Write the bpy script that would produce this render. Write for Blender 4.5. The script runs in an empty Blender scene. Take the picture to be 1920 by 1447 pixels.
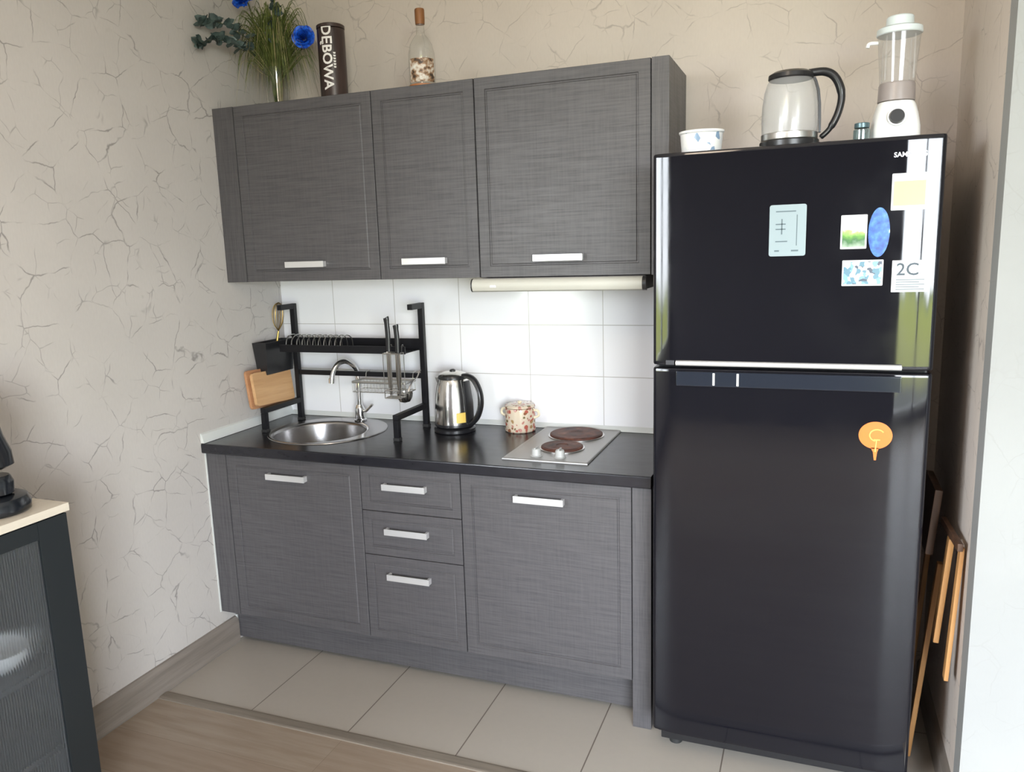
import bpy, bmesh, math, random
from mathutils import Vector, Matrix
random.seed(7)
PI = math.pi
SC = bpy.context.scene
C = SC.collection

# ------------------------------------------------------------------ camera
yaw, pitch, roll = 0.37945911, -0.17746481, -0.03339065
f_px, ppx, ppy = 1486.342, -19.914, 6.375
fwd = Vector((-math.sin(yaw) * math.cos(pitch), math.cos(yaw) * math.cos(pitch), math.sin(pitch)))
rt = Vector((math.cos(yaw), math.sin(yaw), 0))
up = rt.cross(fwd)
r2 = rt * math.cos(roll) + up * math.sin(roll)
u2 = up * math.cos(roll) - rt * math.sin(roll)
cam = bpy.data.objects.new('camera', bpy.data.cameras.new('camera'))
C.objects.link(cam)
cam.matrix_world = Matrix(((r2.x, u2.x, -fwd.x, 2.22172), (r2.y, u2.y, -fwd.y, -2.96645), (r2.z, u2.z, -fwd.z, 1.59648), (0, 0, 0, 1)))
cam.data.sensor_fit = 'HORIZONTAL'
cam.data.sensor_width = 36
cam.data.lens = f_px / 1920 * 36
cam.data.shift_x = -ppx / 1920
cam.data.shift_y = ppy / 1920
cam.data.clip_start = 0.02
SC.camera = cam

# ------------------------------------------------------------------ world and light
SC.view_settings.view_transform = 'Standard'
SC.view_settings.look = 'None'
SC.view_settings.gamma = 1
SC.view_settings.use_curve_mapping = False
SC.view_settings.exposure = 0.6
SKY = 26.0
W = bpy.data.worlds.new('daylight')
SC.world = W
W.use_nodes = True
wn, wl = W.node_tree.nodes, W.node_tree.links
wn.clear()
tc = wn.new('ShaderNodeTexCoord')
sx = wn.new('ShaderNodeSeparateXYZ')
wl.new(tc.outputs['Generated'], sx.inputs[0])
nz = wn.new('ShaderNodeTexNoise')
nz.inputs['Scale'].default_value = 14
nz.inputs['Detail'].default_value = 6
wl.new(tc.outputs['Generated'], nz.inputs['Vector'])
ad = wn.new('ShaderNodeMath'); ad.operation = 'MULTIPLY_ADD'
ad.inputs[1].default_value = -0.09; wl.new(nz.outputs['Fac'], ad.inputs[0]); wl.new(sx.outputs['Z'], ad.inputs[2])
mr = wn.new('ShaderNodeMapRange')
mr.inputs['From Min'].default_value = -0.5; mr.inputs['From Max'].default_value = 0.5
wl.new(ad.outputs[0], mr.inputs['Value'])
rp = wn.new('ShaderNodeValToRGB')
e = rp.color_ramp.elements
e[0].position = 0.0; e[0].color = (0.14, 0.14, 0.13, 1)
e[1].position = 1.0; e[1].color = (0.80, 0.90, 1.0, 1)
for p, c in ((0.28, (0.10, 0.11, 0.11, 1)), (0.30, (0.25, 0.27, 0.11, 1)), (0.375, (0.27, 0.31, 0.10, 1)), (0.39, (0.16, 0.20, 0.09, 1)), (0.40, (0.9, 0.95, 1.0, 1))):
    k = e.new(p); k.color = c
wl.new(mr.outputs[0], rp.inputs[0])
bg = wn.new('ShaderNodeBackground'); bg.inputs['Strength'].default_value = SKY
wo = wn.new('ShaderNodeOutputWorld')
wl.new(rp.outputs[0], bg.inputs[0]); wl.new(bg.outputs[0], wo.inputs[0])

def portal(loc, rot, sx_, sy_):
    l = bpy.data.lights.new('window_daylight', 'AREA')
    l.shape = 'RECTANGLE'; l.size = sx_; l.size_y = sy_
    l.cycles.is_portal = True
    o = bpy.data.objects.new('window_daylight', l)
    C.objects.link(o); o.location = loc; o.rotation_euler = rot
RX0, RX1, RY0, RY1, CEIL = 0.0, 5.6, -5.5, 0.0, 2.72
WIN_O = (2.95, 5.35, 0.10, 2.50)      # opening in the opposite wall: x0 x1 z0 z1
WIN_L = (-5.25, -3.2, 0.70, 2.50)      # opening in the left wall: y0 y1 z0 z1
portal(((WIN_O[0] + WIN_O[1]) / 2, RY0 - 0.06, (WIN_O[2] + WIN_O[3]) / 2), (PI / 2, 0, 0), WIN_O[1] - WIN_O[0], WIN_O[3] - WIN_O[2])
portal((-0.06, (WIN_L[0] + WIN_L[1]) / 2, (WIN_L[2] + WIN_L[3]) / 2), (PI / 2, 0, -PI / 2), WIN_L[1] - WIN_L[0], WIN_L[3] - WIN_L[2])
try:
    SC.cycles.max_bounces = 10; SC.cycles.diffuse_bounces = 6; SC.cycles.glossy_bounces = 5
    SC.cycles.transmission_bounces = 8; SC.cycles.transparent_max_bounces = 16
    SC.cycles.use_denoising = True
    SC.cycles.sample_clamp_indirect = 6
    SC.cycles.caustics_refractive = True; SC.cycles.blur_glossy = 1.0; SC.cycles.caustics_reflective = False
except Exception:
    pass

# ------------------------------------------------------------------ helpers: naming
def tag(o, label=None, cat=None, group=None, kind=None):
    if label: o['label'] = label
    if cat: o['category'] = cat
    if group: o['group'] = group
    if kind: o['kind'] = kind
    return o
def thing(name, label, cat, loc=(0, 0, 0), rz=0, group=None):
    o = bpy.data.objects.new(name, None); C.objects.link(o)
    o.empty_display_size = 0.05
    o.location = loc; o.rotation_euler = (0, 0, rz)
    return tag(o, label, cat, group)

# ------------------------------------------------------------------ helpers: meshes
class MB:
    def __init__(s): s.bm = bmesh.new()
    def box(s, x0, y0, z0, x1, y1, z1, bev=0.0, seg=2, mat=None):
        t = bmesh.new()
        bmesh.ops.create_cube(t, size=1)
        for v in t.verts:
            v.co = Vector(((x0 + x1) / 2 + v.co.x * (x1 - x0), (y0 + y1) / 2 + v.co.y * (y1 - y0), (z0 + z1) / 2 + v.co.z * (z1 - z0)))
        if bev > 0:
            bmesh.ops.bevel(t, geom=t.edges[:], offset=bev, segments=seg, profile=0.6, affect='EDGES')
        return s.merge(t, mat)
    def merge(s, t, mat=None):
        if mat is not None:
            bmesh.ops.transform(t, matrix=mat, verts=t.verts)
        me = bpy.data.meshes.new('tmp'); t.to_mesh(me); t.free()
        s.bm.from_mesh(me); bpy.data.meshes.remove(me)
        return s
    def loft(s, rings, cap0=True, cap1=True, closed=True):
        R = [[s.bm.verts.new(p) for p in r] for r in rings]
        n = len(R[0])
        for a, b in zip(R, R[1:]):
            for i in range(n if closed else n - 1):
                j = (i + 1) % n
                try: s.bm.faces.new((a[i], a[j], b[j], b[i]))
                except ValueError: pass
        if cap0 and closed: s.bm.faces.new(R[0][::-1])
        if cap1 and closed: s.bm.faces.new(R[-1])
        return s
    def lathe(s, prof, cx=0, cy=0, z=0, n=40, cap0=True, cap1=True, sx=1, sy=1):
        return s.loft([[(cx + r * sx * math.cos(2 * PI * i / n), cy + r * sy * math.sin(2 * PI * i / n), z + h) for i in range(n)] for r, h in prof], cap0, cap1)
    def cyl(s, p0, p1, r0, r1=None, n=20):
        return s.tube([p0, p1], [r0, r0 if r1 is None else r1], n)
    def tube(s, pts, r, n=12, flat=1.0, cap=True, upv=None):
        P = [Vector(p) for p in pts]
        if not isinstance(r, (list, tuple)): r = [r] * len(P)
        rings = []; side = None
        for i, p in enumerate(P):
            d = (P[min(i + 1, len(P) - 1)] - P[max(i - 1, 0)]).normalized()
            if side is None:
                a = Vector(upv) if upv else (Vector((0, 0, 1)) if abs(d.z) < 0.9 else Vector((0, 1, 0)))
                side = d.cross(a).normalized()
            else:
                side = (side - d * side.dot(d)).normalized()
            nn = d.cross(side)
            rings.append([p + side * (r[i] * math.cos(2 * PI * k / n)) + nn * (r[i] * flat * math.sin(2 * PI * k / n)) for k in range(n)])
        return s.loft(rings, cap, cap)
    def sqtube(s, pts, w):
        return s.tube(pts, w * 0.7071, 4)
    def extrude(s, poly, z0, z1):          # polygon in x, y
        return s.loft([[(x, y, z0) for x, y in poly], [(x, y, z1) for x, y in poly]])
    def build(s, name, mat, parent=None, smooth=True, ang=35, loc=None, rot=None):
        bmesh.ops.recalc_face_normals(s.bm, faces=s.bm.faces[:])
        me = bpy.data.meshes.new(name)
        s.bm.to_mesh(me); s.bm.free()
        if smooth:
            for p in me.polygons: p.use_smooth = True
            try: me.set_sharp_from_angle(angle=math.radians(ang))
            except Exception: pass
        me.materials.append(mat)
        o = bpy.data.objects.new(name, me); C.objects.link(o)
        if smooth and ang < 60:
            wm = o.modifiers.new('weighted_normals', 'WEIGHTED_NORMAL'); wm.keep_sharp = True; wm.weight = 90
        if parent is not None: o.parent = parent
        if loc is not None: o.location = loc
        if rot is not None: o.rotation_euler = rot
        return o
def spline(pts, n=8):
    P = [Vector(p) for p in pts]; out = []
    for i in range(len(P) - 1):
        a, b, c, d = P[max(i - 1, 0)], P[i], P[i + 1], P[min(i + 2, len(P) - 1)]
        for k in range(n):
            t = k / n
            out.append(0.5 * ((2 * b) + (c - a) * t + (2 * a - 5 * b + 4 * c - d) * t * t + (3 * b - a - 3 * c + d) * t ** 3))
    out.append(P[-1]); return out
def arc(cx, cy, r, a0, a1, n=16):
    return [(cx + r * math.cos(a0 + (a1 - a0) * i / n), cy + r * math.sin(a0 + (a1 - a0) * i / n)) for i in range(n + 1)]
def text_obj(name, body, size, mat, parent, mapf, extrude=0.0004, bold=0.0, align='CENTER'):
    cu = bpy.data.curves.new(name, 'FONT')
    cu.body = body; cu.size = size; cu.extrude = extrude; cu.offset = bold
    cu.align_x = align; cu.align_y = 'CENTER'; cu.resolution_u = 3
    t = bpy.data.objects.new(name, cu); C.objects.link(t)
    bpy.context.view_layer.update()
    me = bpy.data.meshes.new_from_object(t.evaluated_get(bpy.context.evaluated_depsgraph_get()))
    bpy.data.objects.remove(t)
    bmm = bmesh.new(); bmm.from_mesh(me)
    bmesh.ops.subdivide_edges(bmm, edges=[q for q in bmm.edges if q.calc_length() > size * 0.25], cuts=2)
    for v in bmm.verts: v.co = Vector(mapf(v.co.x, v.co.y, v.co.z))
    bmm.to_mesh(me); bmm.free()
    me.materials.clear(); me.materials.append(mat); me.name = name
    o = bpy.data.objects.new(name, me); C.objects.link(o)
    if parent is not None: o.parent = parent
    return o

# ------------------------------------------------------------------ helpers: materials
def lin(r, g, b):
    def q(c):
        c /= 255
        return c / 12.92 if c <= 0.04045 else ((c + 0.055) / 1.055) ** 2.4
    return (q(r), q(g), q(b), 1)
class Mt:
    def __init__(s, name, col=(0.5, 0.5, 0.5, 1), rough=0.5, metal=0.0, spec=0.5, **kw):
        s.m = bpy.data.materials.new(name); s.m.use_nodes = True
        s.n, s.l = s.m.node_tree.nodes, s.m.node_tree.links
        s.b = s.n['Principled BSDF']
        s.b.inputs['Base Color'].default_value = col
        s.b.inputs['Roughness'].default_value = rough
        s.b.inputs['Metallic'].default_value = metal
        s.b.inputs['Specular IOR Level'].default_value = spec
        for k, v in kw.items(): s.b.inputs[k.replace('_', ' ')].default_value = v
        s.tc = None
    def coord(s, scale=(1, 1, 1), loc=(0, 0, 0), rot=(0, 0, 0)):
        if s.tc is None: s.tc = s.n.new('ShaderNodeTexCoord')
        mp = s.n.new('ShaderNodeMapping')
        mp.inputs['Scale'].default_value = scale; mp.inputs['Location'].default_value = loc; mp.inputs['Rotation'].default_value = rot
        s.l.new(s.tc.outputs['Object'], mp.inputs[0]); return mp.outputs[0]
    def noise(s, vec, scale, detail=3, rough=0.5):
        t = s.n.new('ShaderNodeTexNoise'); t.inputs['Scale'].default_value = scale
        t.inputs['Detail'].default_value = detail; t.inputs['Roughness'].default_value = rough
        s.l.new(vec, t.inputs['Vector']); return t.outputs['Fac']
    def vor(s, vec, scale, feature='DISTANCE_TO_EDGE', out='Distance', rnd=1.0):
        t = s.n.new('ShaderNodeTexVoronoi'); t.feature = feature
        t.inputs['Scale'].default_value = scale; t.inputs['Randomness'].default_value = rnd
        s.l.new(vec, t.inputs['Vector']); return t.outputs[out]
    def math(s, op, a, b=None, c=None):
        t = s.n.new('ShaderNodeMath'); t.operation = op
        for i, v in enumerate((a, b, c)):
            if v is None: continue
            if isinstance(v, (int, float)): t.inputs[i].default_value = v
            else: s.l.new(v, t.inputs[i])
        return t.outputs[0]
    def rng(s, v, a, b, c=0.0, d=1.0):
        t = s.n.new('ShaderNodeMapRange'); t.interpolation_type = 'SMOOTHSTEP'
        for k, q in zip(('From Min', 'From Max', 'To Min', 'To Max'), (a, b, c, d)): t.inputs[k].default_value = q
        s.l.new(v, t.inputs['Value']); return t.outputs[0]
    def ramp(s, v, stops, const=False):
        t = s.n.new('ShaderNodeValToRGB'); e = t.color_ramp.elements
        if const: t.color_ramp.interpolation = 'CONSTANT'
        e[0].position, e[0].color = stops[0]; e[1].position, e[1].color = stops[-1]
        for p, c in stops[1:-1]:
            k = e.new(p); k.color = c
        s.l.new(v, t.inputs[0]); return t.outputs[0]
    def mix(s, fac, a, b):
        t = s.n.new('ShaderNodeMix'); t.data_type = 'RGBA'
        for i, v in ((0, fac), (6, a), (7, b)):
            if isinstance(v, (int, float, tuple)): t.inputs[i].default_value = v
            else: s.l.new(v, t.inputs[i])
        return t.outputs[2]
    def vadd(s, a, b, k):
        sc = s.n.new('ShaderNodeVectorMath'); sc.operation = 'SCALE'; s.l.new(b, sc.inputs[0]); sc.inputs['Scale'].default_value = k
        t = s.n.new('ShaderNodeVectorMath'); t.operation = 'ADD'; s.l.new(a, t.inputs[0]); s.l.new(sc.outputs[0], t.inputs[1]); return t.outputs[0]
    def ncol(s, vec, scale, detail=2):
        t = s.n.new('ShaderNodeTexNoise'); t.inputs['Scale'].default_value = scale; t.inputs['Detail'].default_value = detail
        s.l.new(vec, t.inputs['Vector']); return t.outputs['Color']
    def col(s, v): s.l.new(v, s.b.inputs['Base Color']); return s
    def rgh(s, v): s.l.new(v, s.b.inputs['Roughness']); return s
    def bump(s, v, strength=0.2, dist=0.001):
        t = s.n.new('ShaderNodeBump'); t.inputs['Strength'].default_value = strength; t.inputs['Distance'].default_value = dist
        s.l.new(v, t.inputs['Height']); s.l.new(t.outputs[0], s.b.inputs['Normal']); return s

def wallpaper(name, base, line, amt=0.75, tint=None):
    M = Mt(name, rough=0.75, spec=0.25)
    v = M.coord()
    wv = M.vadd(v, M.ncol(v, 5, 2), 0.07)
    wv = M.vadd(wv, M.ncol(v, 28, 2), 0.016)
    d1 = M.vor(wv, 6.6)
    l1 = M.rng(d1, 0.0, 0.017, 1, 0)
    k1 = M.rng(M.noise(v, 11, 2), 0.40, 0.62)
    wv2 = M.vadd(M.coord(loc=(3.3, 1.7, 9.1)), M.ncol(v, 7, 2), 0.08)
    d2 = M.vor(wv2, 9.5)
    l2 = M.rng(d2, 0.0, 0.022, 1, 0)
    k2 = M.rng(M.noise(M.coord(loc=(7, 7, 7)), 11, 2), 0.48, 0.66)
    m = M.math('MAXIMUM', M.math('MULTIPLY', l1, k1), M.math('MULTIPLY', M.math('MULTIPLY', l2, k2), 0.7))
    m = M.math('MULTIPLY', m, amt)
    mott = M.noise(v, 2.5, 4)
    b = M.mix(M.rng(mott, 0.3, 0.7), base, tuple(c * 0.93 for c in base[:3]) + (1,))
    fine = M.noise(M.coord(scale=(1, 1, 0.3)), 160, 2)
    b = M.mix(M.math('MULTIPLY', fine, 0.12), b, line)
    M.col(M.mix(m, b, line))
    M.bump(M.math('ADD', M.math('MULTIPLY', m, -1.0), M.math('MULTIPLY', fine, 0.5)), 0.25, 0.001)
    return M.m
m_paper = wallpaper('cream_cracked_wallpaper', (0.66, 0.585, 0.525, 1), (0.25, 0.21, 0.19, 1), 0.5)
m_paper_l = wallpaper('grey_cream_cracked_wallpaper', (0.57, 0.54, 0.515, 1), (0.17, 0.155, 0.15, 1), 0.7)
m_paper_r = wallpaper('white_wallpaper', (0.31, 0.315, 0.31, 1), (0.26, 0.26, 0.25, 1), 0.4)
m_darkwall = Mt('shade_darkened_wall', (0.055, 0.045, 0.045, 1), 0.7).m  # shade of the opposite wall put into its colour, so fridge reflections stay dark
m_ceiling = Mt('ceiling_paint', (0.85, 0.84, 0.82, 1), 0.8).m

def cabinet_mat(name, horiz, base=(0.084, 0.080, 0.085, 1), dark=(0.058, 0.055, 0.060, 1)):
    M = Mt(name, rough=0.42, spec=0.5)
    s = (2.2, 2.2, 60) if horiz else (60, 60, 2.2)
    g = M.noise(M.coord(scale=s), 3.0, 4, 0.65)
    s2 = (55, 55, 3) if horiz else (3, 3, 55)
    h = M.noise(M.coord(scale=s2), 3.0, 3, 0.6)
    big = M.noise(M.coord(), 3, 2)
    a = M.math('ADD', M.math('MULTIPLY', g, 0.75), M.math('MULTIPLY', h, 0.25))
    c = M.ramp(a, [(0.34, dark), (0.52, base), (0.68, tuple(x * 1.2 for x in base[:3]) + (1,))])
    M.col(c)
    M.rgh(M.rng(a, 0.3, 0.7, 0.50, 0.38))
    M.bump(a, 0.35, 0.0006)
    return M.m
m_cabh = cabinet_mat('dark_oak_laminate', True)
m_cabv = cabinet_mat('dark_oak_laminate_upright', False)
m_gap = Mt('shadow_gap_board', (0.02, 0.02, 0.022, 1), 0.7).m

M = Mt('black_stone_worktop', rough=0.22, spec=0.5)
g = M.noise(M.coord(scale=(2, 6, 6)), 9, 4)
M.col(M.ramp(g, [(0.3, (0.013, 0.013, 0.017, 1)), (0.75, (0.019, 0.019, 0.024, 1))])); M.rgh(M.rng(g, 0.3, 0.7, 0.22, 0.25))
m_top = M.m
M = Mt('white_glazed_tile', rough=0.12, spec=0.5)
tt = M.n.new('ShaderNodeTexBrick'); tt.offset = 0.0; tt.squash = 1.0
cmb = M.n.new('ShaderNodeCombineXYZ'); sp = M.n.new('ShaderNodeSeparateXYZ')
M.l.new(M.coord(loc=(0.03, 0, 0.11)), sp.inputs[0]); M.l.new(sp.outputs[0], cmb.inputs[0]); M.l.new(sp.outputs[2], cmb.inputs[1])
M.l.new(cmb.outputs[0], tt.inputs['Vector'])
tt.inputs['Scale'].default_value = 1; tt.inputs['Brick Width'].default_value = 0.3; tt.inputs['Row Height'].default_value = 0.2
tt.inputs['Mortar Size'].default_value = 0.0016; tt.inputs['Mortar Smooth'].default_value = 0.2
tt.inputs['Color1'].default_value = (0.86, 0.86, 0.88, 1); tt.inputs['Color2'].default_value = (0.86, 0.86, 0.88, 1); tt.inputs['Mortar'].default_value = (0.50, 0.48, 0.46, 1)
M.l.new(tt.outputs['Color'], M.b.inputs['Base Color'])
wob = M.noise(M.coord(), 9, 2)
M.bump(M.math('ADD', M.math('MULTIPLY', tt.outputs['Fac'], -1.0), M.math('MULTIPLY', wob, 0.6)), 0.25, 0.002)
m_tile = M.m
M = Mt('beige_floor_tile', rough=0.35, spec=0.5)
tt = M.n.new('ShaderNodeTexBrick'); tt.offset = 0.0
M.l.new(M.coord(loc=(0.0, 0.912, 0)), tt.inputs['Vector'])
tt.inputs['Scale'].default_value = 1; tt.inputs['Brick Width'].default_value = 0.4; tt.inputs['Row Height'].default_value = 0.6
tt.inputs['Mortar Size'].default_value = 0.0022
tt.inputs['Color1'].default_value = (0.43, 0.39, 0.345, 1); tt.inputs['Color2'].default_value = (0.45, 0.41, 0.365, 1); tt.inputs['Mortar'].default_value = (0.16, 0.13, 0.11, 1)
nn = M.noise(M.coord(), 40, 4)
M.col(M.mix(M.math('MULTIPLY', nn, 0.18), tt.outputs['Color'], (0.3, 0.28, 0.25, 1)))
M.bump(M.math('MULTIPLY', tt.outputs['Fac'], -1.0), 0.4, 0.002)
m_ftile = M.m
def wood(name, c0, c1, axis=0, rough=0.45, scale=1.0):
    M = Mt(name, rough=rough)
    s = [26, 26, 26]; s[axis] = 1.6
    g = M.noise(M.coord(scale=tuple(q * scale for q in s)), 1.6, 5, 0.6)
    M.col(M.ramp(g, [(0.3, c0), (0.7, c1)])); M.bump(g, 0.15, 0.0008)
    return M.m
M = Mt('oak_laminate_floor', rough=0.38)
tt = M.n.new('ShaderNodeTexBrick'); tt.offset = 0.37
M.l.new(M.coord(), tt.inputs['Vector'])
tt.inputs['Scale'].default_value = 1; tt.inputs['Brick Width'].default_value = 1.28; tt.inputs['Row Height'].default_value = 0.19
tt.inputs['Mortar Size'].default_value = 0.0008
tt.inputs['Color1'].default_value = (0.31, 0.24, 0.185, 1); tt.inputs['Color2'].default_value = (0.35, 0.285, 0.225, 1); tt.inputs['Mortar'].default_value = (0.2, 0.15, 0.11, 1)
gg = M.noise(M.coord(scale=(1.2, 14, 14)), 2.2, 6, 0.62)
M.col(M.mix(M.rng(gg, 0.35, 0.7, 0.0, 0.55), tt.outputs['Color'], (0.22, 0.155, 0.11, 1)))
m_lam = M.m
m_skirt = wood('grey_oak_skirting', (0.17, 0.145, 0.125, 1), (0.27, 0.235, 0.205, 1), axis=1)
m_thresh = wood('grey_oak_threshold', (0.16, 0.135, 0.11, 1), (0.27, 0.23, 0.19, 1), axis=0)
m_steel = Mt('brushed_steel', (0.62, 0.61, 0.60, 1), 0.28, 1.0).m
m_satin = Mt('satin_aluminium', (0.80, 0.80, 0.81, 1), 0.36, 0.6).m
m_knob = Mt('silver_plastic_knob', (0.42, 0.42, 0.41, 1), 0.4).m
m_sinksteel = Mt('sink_steel', (0.42, 0.41, 0.41, 1), 0.24, 1.0).m
m_hobsteel = Mt('hob_steel', (0.40, 0.39, 0.38, 1), 0.42, 0.8).m
m_chrome = Mt('chrome', (0.82, 0.82, 0.83, 1), 0.08, 1.0).m
M = Mt('polished_steel', (0.70, 0.68, 0.65, 1), 0.17, 1.0); m_pol = M.m
m_blackmetal = Mt('black_powder_coated_metal', (0.006, 0.006, 0.008, 1), 0.45, 0.0, 0.3).m
m_blackplastic = Mt('black_plastic', (0.014, 0.014, 0.016, 1), 0.3).m
m_rubber = Mt('dark_rubber', (0.02, 0.02, 0.02, 1), 0.7).m
M = Mt('black_gloss_enamel', (0.007, 0.007, 0.010, 1), 0.045, 0.0, 0.40)
M.rgh(M.rng(M.noise(M.coord(), 5, 5), 0.35, 0.75, 0.035, 0.12)); m_fridge = M.m
m_fside = Mt('dark_grey_fridge_side', (0.035, 0.035, 0.042, 1), 0.4).m
m_white = Mt('white_plastic', (0.80, 0.80, 0.80, 1), 0.3).m
m_silicone = Mt('white_sealant', (0.66, 0.68, 0.66, 1), 0.4).m
m_whitepaper = Mt('white_card', (0.68, 0.70, 0.72, 1), 0.5).m
def thin_glass(name, tint=(1, 1, 1, 1), fres=1.5, rough=0.03, extra=0.04, milk=0.0):
    m = bpy.data.materials.new(name); m.use_nodes = True
    n, l = m.node_tree.nodes, m.node_tree.links; n.clear()
    t = n.new('ShaderNodeBsdfTransparent'); t.inputs[0].default_value = tint
    g = n.new('ShaderNodeBsdfGlossy'); g.inputs['Roughness'].default_value = rough
    lw = n.new('ShaderNodeLayerWeight'); lw.inputs[0].default_value = 0.5
    f = n.new('ShaderNodeMath'); f.operation = 'POWER'; f.inputs[1].default_value = 4.0; l.new(lw.outputs['Facing'], f.inputs[0])
    a = n.new('ShaderNodeMath'); a.operation = 'MULTIPLY_ADD'; a.inputs[1].default_value = 0.9; a.inputs[2].default_value = extra + 0.02; a.use_clamp = True
    x = n.new('ShaderNodeMixShader'); o = n.new('ShaderNodeOutputMaterial')
    l.new(f.outputs[0], a.inputs[0]); l.new(a.outputs[0], x.inputs[0]); l.new(t.outputs[0], x.inputs[1]); l.new(g.outputs[0], x.inputs[2]); src = x.outputs[0]
    if milk:
        df = n.new('ShaderNodeBsdfDiffuse'); df.inputs[0].default_value = (0.8, 0.82, 0.84, 1)
        x2 = n.new('ShaderNodeMixShader'); x2.inputs[0].default_value = milk
        l.new(src, x2.inputs[1]); l.new(df.outputs[0], x2.inputs[2]); src = x2.outputs[0]
    l.new(src, o.inputs[0])
    return m
m_pane = thin_glass('window_glass', extra=0.0, rough=0.0)
m_glass = thin_glass('clear_glass', (0.95, 0.96, 0.96, 1), 1.3, extra=0.02)
m_kglass = thin_glass('limescaled_glass', (0.90, 0.91, 0.92, 1), 1.3, extra=0.03, rough=0.2, milk=0.16)
m_jar = thin_glass('blender_jar_plastic', (0.92, 0.91, 0.90, 1), 1.3, extra=0.03, rough=0.12, milk=0.10)
m_bottle = thin_glass('bottle_glass', (0.95, 0.95, 0.93, 1), 1.35, extra=0.04, rough=0.05, milk=0.05)

# ------------------------------------------------------------------ setting
def struct(name, mb, mat, label=None, **k):
    o = mb.build(name, mat, **k); return tag(o, label=label, kind='structure')
def wall_open(name, mat, plane, a0, a1, hole, t0, t1, label):
    """wall with one rectangular opening; plane 'x' (constant x, runs in y) or 'y'"""
    mb = MB(); h0, h1, z0, z1 = hole
    for (p, q, r, s) in ((a0, h0, 0, CEIL), (h1, a1, 0, CEIL), (h0, h1, 0, z0), (h0, h1, z1, CEIL)):
        if plane == 'x': mb.box(t0, p, r, t1, q, s)
        else: mb.box(p, t0, r, q, t1, s)
    return struct(name, mb, mat, label, smooth=False)
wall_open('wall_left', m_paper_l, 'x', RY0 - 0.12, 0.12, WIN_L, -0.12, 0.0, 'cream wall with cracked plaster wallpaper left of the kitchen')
wall_open('wall_opposite', m_darkwall, 'y', 0.0, RX1, WIN_O, RY0 - 0.12, RY0, 'wall behind the viewer with a wide window')
struct('wall_back', MB().box(0, 0, 0, 2.70, 0.12, CEIL), m_paper, 'cream wallpapered wall behind the kitchen units', smooth=False)
struct('wall_right', MB().box(2.62, -0.70, 0, 2.72, 0, CEIL), m_paper, 'side wall of the niche right of the fridge', smooth=False)
struct('wall_front', MB().box(2.62, -0.78, 0, RX1, -0.70, CEIL), m_paper_r, 'bright white wall at the right edge', smooth=False)
struct('wall_east', MB().box(RX1, RY0, 0, RX1 + 0.1, -0.70, CEIL), m_paper_r, 'far right wall of the room', smooth=False)
struct('ceiling', MB().box(0, RY0, CEIL, RX1, 0.12, CEIL + 0.1), m_ceiling, 'white ceiling', smooth=False)
struct('floor', MB().box(0, RY0, -0.05, RX1, -0.955, 0.0), m_lam, 'brown oak laminate floor', smooth=False)
struct('floor_tiles', MB().box(0, -0.912, -0.05, 2.62, 0, 0.0), m_ftile, 'beige floor tiles in front of the kitchen units', smooth=False)
struct('trim_1', MB().loft([[(x, -0.958, -0.01), (x, -0.955, 0.003), (x, -0.945, 0.006), (x, -0.92, 0.006), (x, -0.91, 0.003), (x, -0.907, -0.01)] for x in (0.018, 2.62)]), m_thresh, 'wooden threshold strip between tiles and laminate')
struct('baseboard_left', MB().loft([[(0, y, 0.0), (0.017, y, 0.0), (0.017, y, 0.088), (0.012, y, 0.10), (0.008, y, 0.112), (0, y, 0.114)] for y in (RY0, -0.497)]), m_skirt, 'grey oak skirting board along the left wall')
struct('baseboard_right', MB().loft([[(2.62, y, 0.0), (2.605, y, 0.0), (2.605, y, 0.088), (2.612, y, 0.10), (2.62, y, 0.11)] for y in (-0.78, -0.0)]), m_skirt, 'skirting board in the gap beside the fridge')
struct('trim_2', MB().box(0, -0.011, 0.878, 1.79, 0.0, 1.493), m_tile, 'white glossy tiled splashback over the worktop', smooth=False)
mb = MB()
mb.loft([[(0.0005, y, 0.879), (0.016, y, 0.879), (0.013, y, 0.893), (0.008, y, 0.913), (0.0005, y, 0.918)] for y in (-0.593, -0.0115)])
mb.loft([[(x, -0.0115, 0.879), (x, -0.026, 0.879), (x, -0.02, 0.89), (x, -0.0115, 0.898)] for x in (0.017, 1.76)])
struct('trim_3', mb, m_silicone, 'white sealing strip around the black worktop')
mb = MB(); mb.box(0.0005, -0.5, 0.0, 0.010, -0.492, 0.118, 0.002); mb.box(0.0005, -0.581, 0.166, 0.004, -0.574, 0.838, 0.001)
struct('trim_4', mb, m_silicone, 'white sealant bead where the left wall meets the units')
def window(name, plane, c, hole, label):
    mb = MB(); h0, h1, z0, z1 = hole; w = 0.06
    mid = (h0 + h1) / 2
    bars = [(h0, h0 + w, z0, z1), (h1 - w, h1, z0, z1), (h0, h1, z0, z0 + w), (h0, h1, z1 - w, z1), (mid - 0.04, mid + 0.04, z0, z1)]
    for (p, q, r, s) in bars:
        if plane == 'x': mb.box(c - 0.03, p, r, c + 0.03, q, s, 0.004)
        else: mb.box(p, c - 0.03, r, q, c + 0.03, s, 0.004)
    fr = struct(name, mb, m_white, label)
    g = MB()
    if plane == 'x': g.box(c - 0.002, h0 + w, z0 + w, c + 0.002, h1 - w, z1 - w)
    else: g.box(h0 + w, c - 0.002, z0 + w, h1 - w, c + 0.002, z1 - w)
    g.build('window_pane', m_pane, fr)
window('window_1', 'y', RY0 - 0.05, WIN_O, 'wide window in the opposite wall')
window('window_2', 'x', -0.05, WIN_L, 'window in the left wall')

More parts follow.
